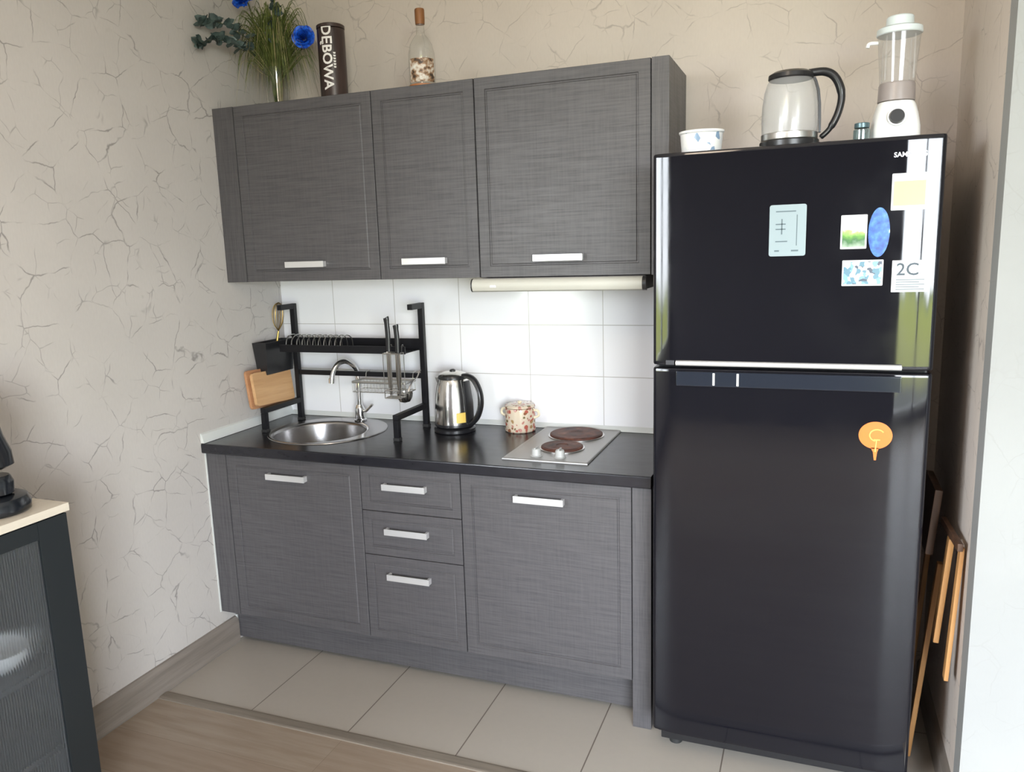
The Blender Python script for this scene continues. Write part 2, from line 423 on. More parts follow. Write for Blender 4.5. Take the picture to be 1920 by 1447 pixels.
def added_fill_lamp(x, y):  # unseen lamp, added to warm and brighten the upper walls
    t = thing('added_fill_lamp', 'unseen round flush lamp added to the ceiling to brighten the room', 'lamp', (x, y, CEIL))
    mb = MB(); mb.lathe([(0.18, -0.0005), (0.185, -0.02), (0.18, -0.03), (0.17, -0.03)], n=40, cap1=False); mb.build('rim', m_white, t)
    M = Mt('added_lamp_glow', (0.9, 0.85, 0.75, 1), 0.4)
    M.b.inputs['Emission Color'].default_value = (1.0, 0.80, 0.60, 1); M.b.inputs['Emission Strength'].default_value = 4.0
    mb = MB(); mb.lathe([(0.17, -0.031), (0.165, -0.05), (0.12, -0.075), (0.05, -0.088), (0.003, -0.09)], n=40); mb.build('shade', M.m, t)
    l = bpy.data.lights.new('added_fill_light', 'POINT'); l.energy = 14; l.color = (1.0, 0.82, 0.64); l.shadow_soft_size = 0.15
    o = bpy.data.objects.new('added_fill_light', l); C.objects.link(o); o.location = (0, 0, -0.26); o.parent = t
added_fill_lamp(1.7, -2.4)
# ------------------------------------------------------------------ kitchen units
DU, ZT, ZU = 0.3546, 2.164, 1.4916
DF, HT = 0.5724, 0.8779
def panel_front(mb, x0, x1, z0, z1, yf, th=0.019, stile=0.038, flat=False):
    """door or drawer front: frame, routed groove and slightly sunk centre panel; front face at y = yf"""
    rows = [(0.0, th), (0.0, 0.0015), (0.0015, 0.0), (stile, 0.0), (stile + 0.002, 0.0035), (stile + 0.006, 0.0035), (stile + 0.009, 0.0008)]
    rings = [[(x0 + i, yf + d, z0 + i), (x1 - i, yf + d, z0 + i), (x1 - i, yf + d, z1 - i), (x0 + i, yf + d, z1 - i)] for i, d in rows]
    return mb.loft(rings)
def bar_handle(parent, cx, yf, cz, L=0.175, h=0.023):
    mb = MB()
    mb.box(cx - L / 2, yf - 0.024, cz - h / 2, cx + L / 2, yf - 0.019, cz + h / 2, 0.0015)
    for s in (-1, 1):
        a = cx + s * (L / 2 - 0.006)
        mb.box(a - 0.005, yf - 0.0205, cz - h / 2 + 0.001, a + 0.005, yf - 0.0003, cz + h / 2 - 0.001, 0.001)
    return mb.build('handle', m_satin, parent)
def rel(mb, root): # shift a mesh given in world coordinates to the thing's own frame
    bmesh.ops.translate(mb.bm, verts=mb.bm.verts, vec=-Vector(root.location)); return mb
def part(name, mb, mat, root, up_=None, **k):
    off = root.location if up_ is None else root.location
    rel(mb, root)
    return mb.build(name, mat, root if up_ is None else up_, **k)

def wall_cabinet(x0, x1, dx0, dx1, hx, label, right=None):
    t = thing('wall_cabinet', label, 'kitchen cabinet', ((x0 + x1) / 2, -0.17, ZU), group='row of wall cabinets')
    mb = MB(); yb = -DU + 0.021
    mb.box(x0 + 0.0006, yb, ZU, x1 - 0.0006, -0.0125, ZT, 0.0008)
    part('body', mb, m_cabv, t)
    if dx0 - x0 > 0.02:
        mb = MB(); mb.box(x0 + 0.0006, -DU, ZU, dx0 - 0.003, yb - 0.0005, ZT, 0.0012)
        part('filler_panel', mb, m_cabv, t)
    if right:
        mb = MB(); mb.box(dx1 + 0.003, -DU, ZU, x1 - 0.0006, yb - 0.0005, ZT, 0.0012)
        part('filler_panel', mb, m_cabv, t)
    mb = MB(); panel_front(mb, dx0, dx1, ZU + 0.001, ZT - 0.001, -DU)
    d = part('door', mb, m_cabh, t)
    h = bar_handle(d, 0, 0, 0); h.location = Vector((hx, -DU, 1.556)) - t.location
    return t
wall_cabinet(0.001, 0.7112, 0.102, 0.7095, 0.390, 'dark grey wall cabinet on the left, under the vase and the brown tin')
wall_cabinet(0.7114, 1.1138, 0.7130, 1.1120, 0.902, 'narrow dark grey wall cabinet in the middle, under the bottle')
wall_cabinet(1.1140, 1.7768, 1.1158, 1.7180, 1.407, 'dark grey wall cabinet on the right, above the range hood', right=True)

def base_cabinet(x0, x1, dx0, dx1, hx, label):
    t = thing('base_cabinet', label, 'kitchen cabinet', ((x0 + x1) / 2, -0.28, 0.1667), group='base units under the worktop')
    yb = -DF + 0.021
    mb = MB(); z0, z1 = 0.1667, HT - 0.041
    mb.box(x0 + 0.001, yb, z0, x0 + 0.017, -0.03, z1); mb.box(x1 - 0.017, yb, z0, x1 - 0.001, -0.03, z1)
    mb.box(x0 + 0.0175, yb, z0, x1 - 0.0175, -0.03, z0 + 0.016); mb.box(x0 + 0.0175, -0.045, z0 + 0.0165, x1 - 0.0175, -0.03, z1)
    mb.box(x0 + 0.0175, yb, z1 - 0.02, x1 - 0.0175, yb + 0.04, z1)
    part('body', mb, m_cabv, t)
    if dx0 - x0 > 0.02:
        mb = MB(); mb.box(x0 + 0.001, -DF, 0.1667, dx0 - 0.003, yb - 0.0005, HT - 0.042, 0.0012)
        part('filler_panel', mb, m_cabv, t)
    mb = MB(); panel_front(mb, dx0, dx1, 0.168, HT - 0.044, -DF)
    d = part('door', mb, m_cabh, t)
    h = bar_handle(d, 0, 0, 0); h.location = Vector((hx, -DF, 0.766)) - t.location
    return t
base_cabinet(0.001, 0.7006, 0.098, 0.6990, 0.384, 'dark grey base cabinet with one door, under the sink')
base_cabinet(1.1014, 1.7000, 1.1035, 1.6985, 1.391, 'dark grey base cabinet with one door, under the hob')
t = thing('drawer_unit', 'dark grey unit of three drawers between the two base cabinets', 'drawer unit', (0.901, -0.28, 0.1667))
mb = MB(); mb.box(0.7022, -DF + 0.021, 0.1667, 1.0998, -0.03, HT - 0.041)
part('body', mb, m_gap, t)
for z0, z1, hz in ((0.668, HT - 0.044, 0.766), (0.4985, 0.6655, 0.598), (0.168, 0.496, 0.424)):
    mb = MB(); panel_front(mb, 0.7025, 1.0995, z0, z1, -DF, stile=0.030)
    d = part('drawer', mb, m_cabh, t)
    h = bar_handle(d, 0, 0, 0, 0.172); h.location = Vector((0.887, -DF, hz)) - t.location
mb = MB(); mb.box(0.012, -0.4918, 0.020, 1.6995, -0.4738, 0.165, 0.001)
tag(mb.build('plinth', m_cabh), 'long dark grey kick board under the base units', 'plinth')
mb = MB(); mb.box(1.7015, -DF, 0.0005, 1.7625, -0.03, HT - 0.041, 0.0012)
tag(mb.build('end_panel', m_cabv), 'narrow upright dark panel between the right base cabinet and the fridge', 'panel')

# worktop with the round sink cut-out
SXC, SYC, SR = 0.375, -0.272, 0.243
mb = MB(); bm = mb.bm
prof = [(-0.594, HT - 0.006), (-0.591, HT), (-0.002, HT)]
def ringz(z, r, n=64): return [bm.verts.new((SXC + r * math.cos(2 * PI * i / n), SYC + r * math.sin(2 * PI * i / n), z)) for i in range(n)]
def edges(vs, close=True): return [bm.edges.new((vs[i], vs[(i + 1) % len(vs)])) for i in range(len(vs) if close else len(vs) - 1)]
X0, X1 = 0.001, 1.765
loops = []
for z, y in ((HT, -0.589), (HT - 0.04, -0.589)):
    o = [bm.verts.new(p) for p in ((X0, y, z), (X1, y, z), (X1, -0.012, z), (X0, -0.012, z))]
    h = ringz(z, 0.235)
    bmesh.ops.triangle_fill(bm, edges=edges(o) + edges(h), use_beauty=True)
    loops.append((o, h))
(o1, h1), (o2, h2) = loops
for i in (1, 2, 3): bm.faces.new((o1[i], o1[(i + 1) % 4], o2[(i + 1) % 4], o2[i]))
for i in range(64): bm.faces.new((h1[i], h1[(i + 1) % 64], h2[(i + 1) % 64], h2[i]))
nose = [(-0.589, HT), (-0.592, HT - 0.0015), (-0.5943, HT - 0.006), (-0.5943, HT - 0.035), (-0.592, HT - 0.0385), (-0.589, HT - 0.04)]
prev = [o1[0], o1[1]]
for k, (y, z) in enumerate(nose[1:]):
    cur = [o2[0], o2[1]] if k == len(nose) - 2 else [bm.verts.new((X0, y, z)), bm.verts.new((X1, y, z))]
    bm.faces.new((prev[0], prev[1], cur[1], cur[0])); prev = cur
tag(mb.build('worktop', m_top, ang=30), 'black satin worktop running from the left wall to the fridge', 'worktop')

# sink
t = thing('sink', 'round stainless steel sink set into the left of the black worktop', 'sink', (SXC, SYC, HT))
BX, BY = -0.022, -0.026
rows = [(0.0, 0, SR, 0.0006), (0, 0, SR - 0.001, 0.003), (0, 0, SR - 0.006, 0.0045), (0, 0, SR - 0.012, 0.003), (0.9, 0, 0.199, 0.002), (1, 0, 0.190, -0.001), (1, 0, 0.184, -0.012), (1, 0, 0.176, -0.11), (1, 0, 0.160, -0.137), (1, 0, 0.12, -0.147), (1, 0, 0.04, -0.152), (1, 0, 0.032, -0.156)]
mb = MB(); n = 72
mb.loft([[(BX * k + r * math.cos(2 * PI * i / n), BY * k + r * math.sin(2 * PI * i / n), z) for i in range(n)] for k, _, r, z in rows], cap0=False)
mb.build('basin', m_sinksteel, t, ang=50)
mb = MB(); mb.lathe([(0.031, -0.155), (0.031, -0.151), (0.026, -0.150), (0.012, -0.153), (0.004, -0.150)], BX, BY, n=28); mb.build('drain', m_chrome, t)
mb = MB()
for k in range(-2, 3): mb.box(BX + 0.181 - 0.004, BY + k * 0.011 - 0.003, -0.052, BX + 0.181, BY + k * 0.011 + 0.003, -0.034, 0.001)
mb.build('overflow_grille', m_rubber, t)

# tap
t = thing('tap', 'tall chrome swan-neck tap standing behind the round sink', 'tap', (0.417, -0.088, HT + 0.004))
mb = MB(); mb.lathe([(0.027, 0), (0.027, 0.006), (0.022, 0.010), (0.021, 0.055), (0.017, 0.062), (0.014, 0.07)], n=28); mb.build('base', m_chrome, t)
pts = [(0, 0, 0.06), (0, 0, 0.14), (0, 0, 0.20), (-0.008, -0.014, 0.238), (-0.028, -0.042, 0.262), (-0.048, -0.072, 0.255), (-0.060, -0.092, 0.225), (-0.064, -0.1, 0.195)]
mb = MB(); mb.tube(spline(pts, 6), 0.0105, 16); sp_ = mb.build('spout', m_chrome, t)
mb = MB(); mb.cyl((-0.064, -0.1, 0.197), (-0.065, -0.102, 0.178), 0.013, 0.0125); mb.build('aerator', m_chrome, sp_)
mb = MB(); mb.tube([(0.018, 0, 0.04), (0.035, -0.004, 0.046), (0.07, -0.012, 0.075)], [0.008, 0.006, 0.005], 12); mb.build('lever', m_chrome, t)

# ------------------------------------------------------------------ dish rack
XL, XR, YR, YF = 0.133, 0.748, -0.115, -0.362
ZW = HT + 0.0005
t = thing('dish_rack', 'black metal over-sink dish rack standing on the worktop', 'dish rack', ((XL + XR) / 2, -0.24, ZW))
for x in (XL, XR):
    mb = MB(); w = 0.011
    mb.box(x - w, YR - w, ZW + 0.006, x + w, YR + w, 1.388, 0.002)
    mb.box(x - w, YR - w - 0.085, 1.366, x + w, YR - w - 0.0005, 1.388, 0.002)
    mb.box(x - w, YF - w, 0.958, x + w, YR - w - 0.0005, 0.980, 0.002)
    mb.box(x - w, YF - w, ZW + 0.006, x + w, YF + w, 0.9575, 0.002)
    fr = part('side_frame', mb, m_blackmetal, t)
    for y in (YR, YF):
        mb = MB(); mb.box(x - 0.013, y - 0.013, ZW, x + 0.013, y + 0.013, ZW + 0.012, 0.002); part('rubber_foot', mb, m_rubber, t, fr)
mb = MB()
mb.box(XL + 0.012, YR - 0.13, 1.196, XR - 0.012, YR - 0.124, 1.226, 0.001)
mb.box(XL + 0.012, YR - 0.006, 1.196, XR - 0.012, YR + 0.010, 1.243, 0.001)
for k in range(13):
    y = YR - 0.121 + k * 0.0095
    mb.box(XL + 0.012, y, 1.198, XR - 0.012, y + 0.004, 1.202)
part('upper_shelf', mb, m_blackmetal, t)
mb = MB()
for k in range(11):
    x = XL + 0.03 + k * 0.0265
    mb.tube(spline([(x, YR - 0.11, 1.203), (x, YR - 0.10, 1.245), (x, YR - 0.06, 1.262), (x, YR - 0.02, 1.245), (x, YR - 0.012, 1.203)], 4), 0.0022, 6)
part('plate_dividers', mb, m_steel, t)
mb = MB(); mb.box(XL + 0.012, YR - 0.008, 1.081, XR - 0.012, YR + 0.008, 1.101, 0.001); part('cross_bar', mb, m_blackmetal, t)
def hanging_basket():
    r = thing('wire_basket', 'small narrow wire basket hooked on the lower bar of the dish rack', 'basket', (0.59, -0.18, 1.06))
    mb = MB(); x0, x1, y0, y1, z0, z1 = 0.475, 0.715, -0.225, -0.135, 1.035, 1.075
    for z, rr in ((z1, 0.0045), (z0, 0.002)):
        mb.tube([(x0, y0, z), (x1, y0, z)], rr, 8); mb.tube([(x0, y1, z), (x1, y1, z)], rr, 8)
        mb.tube([(x0, y0, z), (x0, y1, z)], rr, 8); mb.tube([(x1, y0, z), (x1, y1, z)], rr, 8)
    for k in range(17):
        x = x0 + (x1 - x0) * k / 16
        mb.tube([(x, y0, z1), (x, y0, z0), (x, y1, z0), (x, y1, z1)], 0.0014, 5)
    part('wire_tray', mb, m_steel, r)
    for x in (x0 + 0.01, x1 - 0.01):
        mb = MB(); mb.tube(spline([(x, y1, z1), (x, -0.130, 1.10), (x, -0.118, 1.105), (x, -0.104, 1.104), (x, -0.102, 1.09)], 4), 0.002, 6)
        part('hook', mb, m_steel, r)
hanging_basket()
def bin_():
    r = thing('cutlery_bin', 'black plastic cutlery bin hanging at the left end of the dish rack', 'cutlery holder', (0.085, -0.20, 1.10))
    mb = MB(); rows = []
    for z, i in ((1.103, 0.012), (1.105, 0.010), (1.238, 0.0), (1.238, 0.003), (1.108, 0.013)):
        x0, x1, y0, y1 = 0.050 + i, 0.119 - i, -0.300 + i, -0.105 - i
        rows.append([(x0, y0, z), (x1, y0, z), (x1, y1, z), (x0, y1, z)])
    mb.loft(rows); part('bin', mb, m_blackplastic, r, ang=20)
    mb = MB(); mb.tube(spline([(0.117, -0.15, 1.234), (0.122, -0.15, 1.250), (0.146, -0.15, 1.252), (0.149, -0.15, 1.235)], 4), 0.0025, 6); part('hook', mb, m_blackmetal, r)
bin_()
m_gold = Mt('aged_gold_metal', (0.30, 0.20, 0.06, 1), 0.35, 0.9).m
r = thing('kitchen_whisk', 'dark gold wire whisk standing handle-down in the black cutlery bin', 'whisk', (0.085, -0.20, 1.112))
mb = MB(); mb.tube([(0, 0, 0), (0.01, 0.008, 0.12), (0.018, 0.012, 0.165)], [0.005, 0.006, 0.004], 10); mb.build('grip', m_gold, r)
mb = MB()
for k in range(7):
    a = PI * k / 7
    for s in (1, -1):
        c_, s_ = math.cos(a) * s * 0.024, math.sin(a) * s * 0.024
        mb.tube(spline([(0.018, 0.012, 0.165), (0.018 + c_ * .8, 0.014 + s_ * .8, 0.20), (0.02 + c_, 0.016 + s_, 0.245), (0.022 + c_ * .6, 0.018 + s_ * .6, 0.275), (0.024, 0.02, 0.285)], 5), 0.0013, 5)
mb.build('wires', m_gold, r)
# chopping board leaning on the left arm
m_board = wood('pale_beech_board', (0.50, 0.28, 0.13, 1), (0.66, 0.41, 0.21, 1), axis=1, rough=0.5)
m_board2 = wood('reddish_beech_board', (0.40, 0.19, 0.09, 1), (0.55, 0.29, 0.15, 1), axis=1, rough=0.5)
def board(name, x, th, y0, y1, z0, z1, mat, label, lean):
    r = thing(name, label, 'chopping board', (x, (y0 + y1) / 2, z0), group='chopping boards on the dish rack')
    mb = MB()
    a = (y1 - y0) / 2; h = z1 - z0
    poly = []
    for cx, cz, a0 in ((a - 0.015, 0.015, -PI / 2), (a - 0.015, h - 0.015, 0), (-a + 0.015, h - 0.015, PI / 2), (-a + 0.015, 0.015, PI)):
        poly += [(cx + 0.015 * math.cos(a0 + k * PI / 8), cz + 0.015 * math.sin(a0 + k * PI / 8)) for k in range(5)]
    mb.loft([[(0, p, q) for p, q in poly], [(th, p, q) for p, q in poly]])
    mb.build('board', mat, r); r.rotation_euler = (math.radians(-3), math.radians(lean), 0)
    return r
board('chopping_board', 0.108, 0.014, -0.385, -0.135, 0.9815, 1.118, m_board, 'pale wooden chopping board, the front one leaning on the left arm of the rack', -9)
board('chopping_board', 0.088, 0.012, -0.392, -0.140, 0.968, 1.128, m_board2, 'reddish wooden chopping board behind the pale one, next to the left wall', -9)
# knife holder with knives
r = thing('knife_holder', 'narrow wire holder hooked on the right end of the rack shelf, holding two knives', 'knife holder', (0.70, -0.30, 1.0))
mb = MB()
for (x0, x1) in ((0.668, 0.735),):
    y0, y1, z0, z1 = -0.300, -0.256, 1.03, 1.205
    for z in (z0, z0 + 0.03, z1):
        mb.tube([(x0, y0, z), (x1, y0, z), (x1, y1, z), (x0, y1, z), (x0, y0, z)], 0.0022, 6)
    for x, y in ((x0, y0), (x1, y0), (x1, y1), (x0, y1), ((x0 + x1) / 2, y0)): mb.tube([(x, y, z0), (x, y, z1)], 0.0018, 6)
    mb.box(x0, y0, z0 - 0.002, x1, y1, z0 + 0.001)
    for x in (x0 + 0.008, x1 - 0.008): mb.tube(spline([(x, y1, z1), (x, y1 + 0.004, 1.231), (x, y1 + 0.014, 1.232), (x, y1 + 0.018, 1.22)], 3), 0.002, 6)
part('wire_frame', mb, m_steel, r)
def knife(x, y, z0, zb, z1, w, label, tip=False):
    k = thing('kitchen_knife', label, 'knife', (x, y, z0), group='knives in the rack')
    mb = MB()
    mb.loft([[(-w / 2 * q, -0.0008, z), (w / 2 * q, -0.0008, z), (w / 2 * q, 0.0008, z), (-w / 2 * q, 0.0008, z)] for z, q in ((0, 0.15), (0.03, 0.7), (0.07, 1), (zb - z0, 1))])
    mb.build('blade', m_pol, k)
    mb = MB(); mb.tube(spline([(0, 0, zb - z0 - 0.004), (0, 0, zb - z0 + 0.02), (0.001, 0, (z1 + zb) / 2 - z0), (-0.002, 0, z1 - z0 - 0.008), (-0.003, 0, z1 - z0)], 4), [0.010] * 4 + [0.0105] * 8 + [0.012] * 4 + [0.007], 12, flat=0.7); mb.build('handle', m_blackplastic, k)
knife(0.682, -0.278, 1.034, 1.215, 1.343, 0.020, 'knife with a long upright black handle, left one in the rack holder')
knife(0.718, -0.272, 1.034, 1.205, 1.315, 0.022, 'thicker black-handled knife beside the right post of the rack')
r = thing('soup_ladle', 'steel ladle hanging below the right end of the dish rack', 'ladle', (0.725, -0.205, 1.10))
mb = MB(); mb.tube(spline([(0.012, 0.1, 0.015), (0.012, 0.075, 0.014), (0.005, 0.062, -0.01), (0, 0.02, -0.03), (-0.005, 0, -0.06)], 4), 0.003, 8); mb.build('handle', m_steel, r)
mb = MB(); mb.lathe([(0.004, -0.105), (0.022, -0.098), (0.031, -0.08), (0.033, -0.062), (0.0315, -0.062), (0.029, -0.08), (0.02, -0.096), (0.003, -0.102)], -0.018, -0.008, n=24); mb.build('bowl', m_pol, r)

# ------------------------------------------------------------------ steel kettle
KX, KY = 0.893, -0.150
t = thing('electric_kettle', 'stainless steel electric kettle with black handle on the worktop', 'kettle', (KX, KY, ZW), rz=-0.25)
mb = MB(); mb.lathe([(0.080, 0), (0.083, 0.003), (0.083, 0.014), (0.078, 0.018), (0.074, 0.020)], n=44); mb.build('power_base', m_blackplastic, t)
mb = MB(); mb.lathe([(0.074, 0.021), (0.079, 0.026), (0.079, 0.034), (0.0785, 0.036)], n=44); mb.build('foot_ring', m_blackplastic, t)
mb = MB(); mb.lathe([(0.0785, 0.0365), (0.0785, 0.05), (0.077, 0.09), (0.073, 0.14), (0.067, 0.18), (0.061, 0.205), (0.058, 0.212)], n=44)
b = mb.build('body', m_pol, t)
mb = MB(); mb.lathe([(0.0585, 0.2125), (0.0595, 0.218), (0.055, 0.228), (0.035, 0.237), (0.012, 0.240), (0.012, 0.246), (0.008, 0.249), (0.002, 0.250)], n=40); l_ = mb.build('lid', m_blackplastic, t)
mb = MB(); mb.lathe([(0.057, 0.2275), (0.050, 0.2335), (0.03, 0.2405), (0.013, 0.2415)], n=40, cap0=False, cap1=False); mb.build('lid_plate', m_pol, l_)
mb = MB(); mb.loft([[(-0.050, -0.020, 0.214), (-0.050, 0.020, 0.214), (-0.058, 0.016, 0.172), (-0.058, -0.016, 0.172)], [(-0.086, -0.010, 0.212), (-0.086, 0.010, 0.212), (-0.080, 0.008, 0.195), (-0.080, -0.008, 0.195)]]); mb.build('spout', m_pol, t)
pts = [(0.040, 0, 0.222), (0.075, 0, 0.226), (0.108, 0, 0.210), (0.132, 0, 0.165), (0.134, 0, 0.115), (0.118, 0, 0.070), (0.092, 0, 0.042), (0.072, 0, 0.035)]
mb = MB(); mb.tube(spline(pts, 6), 0.0145, 14, flat=0.72); mb.build('handle', m_blackplastic, t)
mb = MB(); mb.loft([[(0.0785 * 0.999 * math.cos(a), 0.0785 * math.sin(a), 0.040), (0.0750 * math.cos(a) + 0.001, 0.0750 * math.sin(a), 0.125), (0.063 * math.cos(a) + 0.002, 0.063 * math.sin(a), 0.206), (0.063 * math.cos(a) + 0.008, 0.063 * math.sin(a), 0.206), (0.076 * math.cos(a) + 0.007, 0.076 * math.sin(a), 0.125), (0.0785 * math.cos(a) + 0.006, 0.0785 * math.sin(a), 0.040)] for a in (-0.30, -0.15, 0, 0.15, 0.30)]); mb.build('handle_mount', m_blackplastic, t)
m_yel = Mt('yellow_sticker', (0.75, 0.52, 0.12, 1), 0.45).m
mb = MB(); aa = [(-0.80 + 0.1 * k) for k in range(7)]
mb.loft([[(r_ * math.cos(a), r_ * math.sin(a), z) for a in aa] for r_, z in ((0.0792, 0.045), (0.0788, 0.065), (0.0783, 0.085))], False, False, closed=False); mb.build('sticker', m_yel, t)

# ------------------------------------------------------------------ floral pot
M = Mt('floral_glazed_ceramic', rough=0.15)
v = M.coord()
c1 = M.vor(M.vadd(v, M.ncol(v, 30), 0.02), 60, 'F1', 'Distance')
cc = M.vor(M.vadd(v, M.ncol(v, 30), 0.02), 60, 'F1', 'Color')
hue = M.n.new('ShaderNodeSeparateColor'); M.l.new(cc, hue.inputs[0])
pal = M.ramp(hue.outputs[0], [(0.0, (0.40, 0.10, 0.07, 1)), (0.3, (0.16, 0.12, 0.05, 1)), (0.55, (0.45, 0.20, 0.16, 1)), (0.8, (0.25, 0.10, 0.05, 1)), (0.9, (0.35, 0.22, 0.10, 1))], True)
M.col(M.mix(M.rng(c1, 0.36, 0.50, 1, 0), (0.62, 0.52, 0.40, 1), pal)); m_floral = M.m
m_cream = Mt('cream_ceramic', (0.78, 0.68, 0.50, 1), 0.2).m
t = thing('floral_pot', 'small cream ceramic pot with floral print, left of the hob', 'pot', (1.150, -0.088, ZW))
mb = MB(); mb.lathe([(0.056, 0), (0.060, 0.004), (0.061, 0.012), (0.059, 0.018), (0.0605, 0.05), (0.060, 0.088), (0.058, 0.094), (0.055, 0.095)], n=44); mb.build('body', m_floral, t)
mb = MB(); mb.lathe([(0.055, 0.0955), (0.0605, 0.097), (0.0605, 0.103), (0.056, 0.107), (0.030, 0.110), (0.008, 0.111)], n=44); l_ = mb.build('lid', m_floral, t)
mb = MB(); mb.lathe([(0.006, 0.1112), (0.006, 0.113), (0.010, 0.116), (0.007, 0.119), (0.002, 0.120)], n=20); mb.build('knob', m_cream, l_)
for s in (-1, 1):
    mb = MB(); mb.tube(spline([(s * 0.057, -0.004 * s, 0.085), (s * 0.076, -0.006 * s, 0.084), (s * 0.080, -0.006 * s, 0.066), (s * 0.060, -0.004 * s, 0.055)], 5), 0.005, 10); mb.build('side_handle', m_cream, t)

# ------------------------------------------------------------------ hob
t = thing('hob', 'steel two-plate electric hob with brown plates set into the worktop', 'hob', (1.388, -0.262, ZW))
mb = MB()
hx, hy = 0.152, 0.25
rows = [(0.0, 0.0), (0.0005, 0.004), (0.003, 0.006), (0.012, 0.0065), (0.016, 0.0045)]
mb.loft([[(-hx + i, -hy + i, z), (hx - i, -hy + i, z), (hx - i, hy - i, z), (-hx + i, hy - i, z)] for i, z in rows]); mb.build('steel_top', m_hobsteel, t)
M = Mt('rusty_cast_iron', rough=0.6, metal=0.15)
v = M.coord(); g = M.noise(v, 26, 4)
M.col(M.ramp(g, [(0.3, (0.035, 0.016, 0.012, 1)), (0.6, (0.13, 0.045, 0.028, 1)), (0.8, (0.24, 0.10, 0.06, 1))])); M.bump(g, 0.2, 0.001); m_iron = M.m
for (x, y, r_) in ((0.006, 0.125, 0.100), (0.010, -0.072, 0.075)):
    mb = MB(); mb.lathe([(r_, 0.005), (r_, 0.013), (r_ - 0.004, 0.016), (r_ - 0.012, 0.0165), (r_ - 0.014, 0.0155), (r_ * 0.62, 0.0155), (r_ * 0.60, 0.0163), (r_ * 0.3, 0.0163), (r_ * 0.27, 0.0145), (0.003, 0.0145)], x, y, n=48)
    p = mb.build('hotplate', m_iron, t)
    mb = MB(); mb.lathe([(r_ + 0.006, 0.0048), (r_ + 0.006, 0.008), (r_ + 0.0005, 0.009), (r_ + 0.0005, 0.0048)], x, y, n=48, cap0=False, cap1=False); mb.build('spill_ring', m_steel, p)
for x in (-0.045, 0.040):
    mb = MB(); mb.lathe([(0.021, 0.0045), (0.021, 0.007), (0.0175, 0.008), (0.0155, 0.028), (0.013, 0.031), (0.002, 0.0315)], x, -0.195, n=28)
    k = mb.build('knob', m_knob, t)
    mb = MB(); mb.box(x - 0.003, -0.195 - 0.015, 0.0312, x + 0.003, -0.195 + 0.015, 0.036, 0.001); mb.build('grip', m_knob, k)
# ------------------------------------------------------------------ range hood
t = thing('range_hood', 'slim silver pull-out range hood under the right wall cabinet', 'range hood', (1.397, -0.2, 1.443))
mb = MB(); mb.box(1.120, -0.352, 1.444, 1.700, -0.02, 1.4905, 0.002); part('body', mb, m_cabv, t)
m_silver = Mt('silver_painted_steel', (0.50, 0.49, 0.44, 1), 0.5, 0.1).m
prof = [(-0.3555, 1.489), (-0.364, 1.4885), (-0.373, 1.483), (-0.378, 1.472), (-0.378, 1.458), (-0.374, 1.447), (-0.366, 1.4425), (-0.3555, 1.442)]
mb = MB(); mb.loft([[(x, y, z) for y, z in prof] for x in (1.090, 1.694)]); fr = part('front_visor', mb, m_silver, t)
for x0, x1 in ((1.085, 1.0895), (1.6945, 1.707)):
    mb = MB(); mb.loft([[(x, y, z) for y, z in prof] for x in (x0, x1)]); part('end_cap', mb, m_blackplastic, t, fr)
mb = MB(); mb.box(1.160, -0.3795, 1.4585, 1.182, -0.3775, 1.4655, 0.0005); part('badge', mb, m_steel, t, fr)

# ------------------------------------------------------------------ fridge
FX0, FX1, FY, FH = 1.7884, 2.5106, -0.6942, 1.836
t = thing('refrigerator', 'tall glossy black two-door fridge freezer at the right of the kitchen', 'refrigerator', ((FX0 + FX1) / 2, -0.35, 0))
mb = MB(); mb.box(FX0 + 0.004, -0.618, 0.035, FX1 - 0.004, -0.045, FH - 0.004, 0.006); part('body', mb, m_fside, t)
mb = MB(); mb.box(FX0 + 0.02, -0.645, 0.03, FX1 - 0.02, -0.6185, 0.078, 0.004); part('bottom_grille', mb, m_blackplastic, t)
for x in (FX0 + 0.06, FX1 - 0.06):
    for y in (-0.60, -0.10):
        mb = MB(); mb.lathe([(0.02, 0.0), (0.02, 0.02), (0.012, 0.022), (0.012, 0.035)], x, y, n=20); part('foot', mb, m_rubber, t)
def door_profile(x0, x1, yf, yb, ex=0.085, th0=math.radians(11), rc=0.012):
    """plan outline of a door whose front curves gently back towards both sides"""
    half = []
    n = 14
    for i in range(n + 1):                 # from the flat part out to the side
        s = ex * i / n
        sag = th0 * s * s / (2 * ex)
        half.append((s, sag))
    s_e, y_e = half[-1]
    cor = []
    for k in range(1, 9):
        a = th0 + (PI / 2 - th0) * k / 8
        cor.append((s_e + rc * (math.sin(a) - math.sin(th0)), y_e + rc * (math.cos(th0) - math.cos(a))))
    half += cor
    w = half[-1][0]
    right = [(x1 - w + s, yf + d) for s, d in half]
    left = [(x0 + w - s, yf + d) for s, d in half][::-1]
    return left + right + [(x1, yb), (x0, yb)]
def fdoor(name, z0, z1):
    mb = MB(); base = door_profile(FX0, FX1, FY, -0.6235)
    cx, cy = (FX0 + FX1) / 2, -0.64
    def ins(i): return [(x + (i if x < cx else -i), y + (i if y < -0.63 else 0)) for x, y in base]
    rings = [[(x, y, z) for x, y in ins(i)] for i, z in ((0.006, z0), (0.0015, z0 + 0.0015), (0, z0 + 0.006), (0, z0 + 0.012), (0, z1 - 0.012), (0, z1 - 0.006), (0.0015, z1 - 0.0015), (0.006, z1))]
    mb.loft(rings); return part(name, mb, m_fridge, t, ang=40)
du = fdoor('upper_door', 1.2455, FH)
dl = fdoor('lower_door', 0.082, 1.2385)
mb = MB(); mb.tube([(1.857, FY - 0.0045, 1.2545), (2.436, FY - 0.0045, 1.2545)], 0.009, 16, flat=0.85); part('silver_strip', mb, m_satin, t, du)
for x in (1.838, 1.848): pass
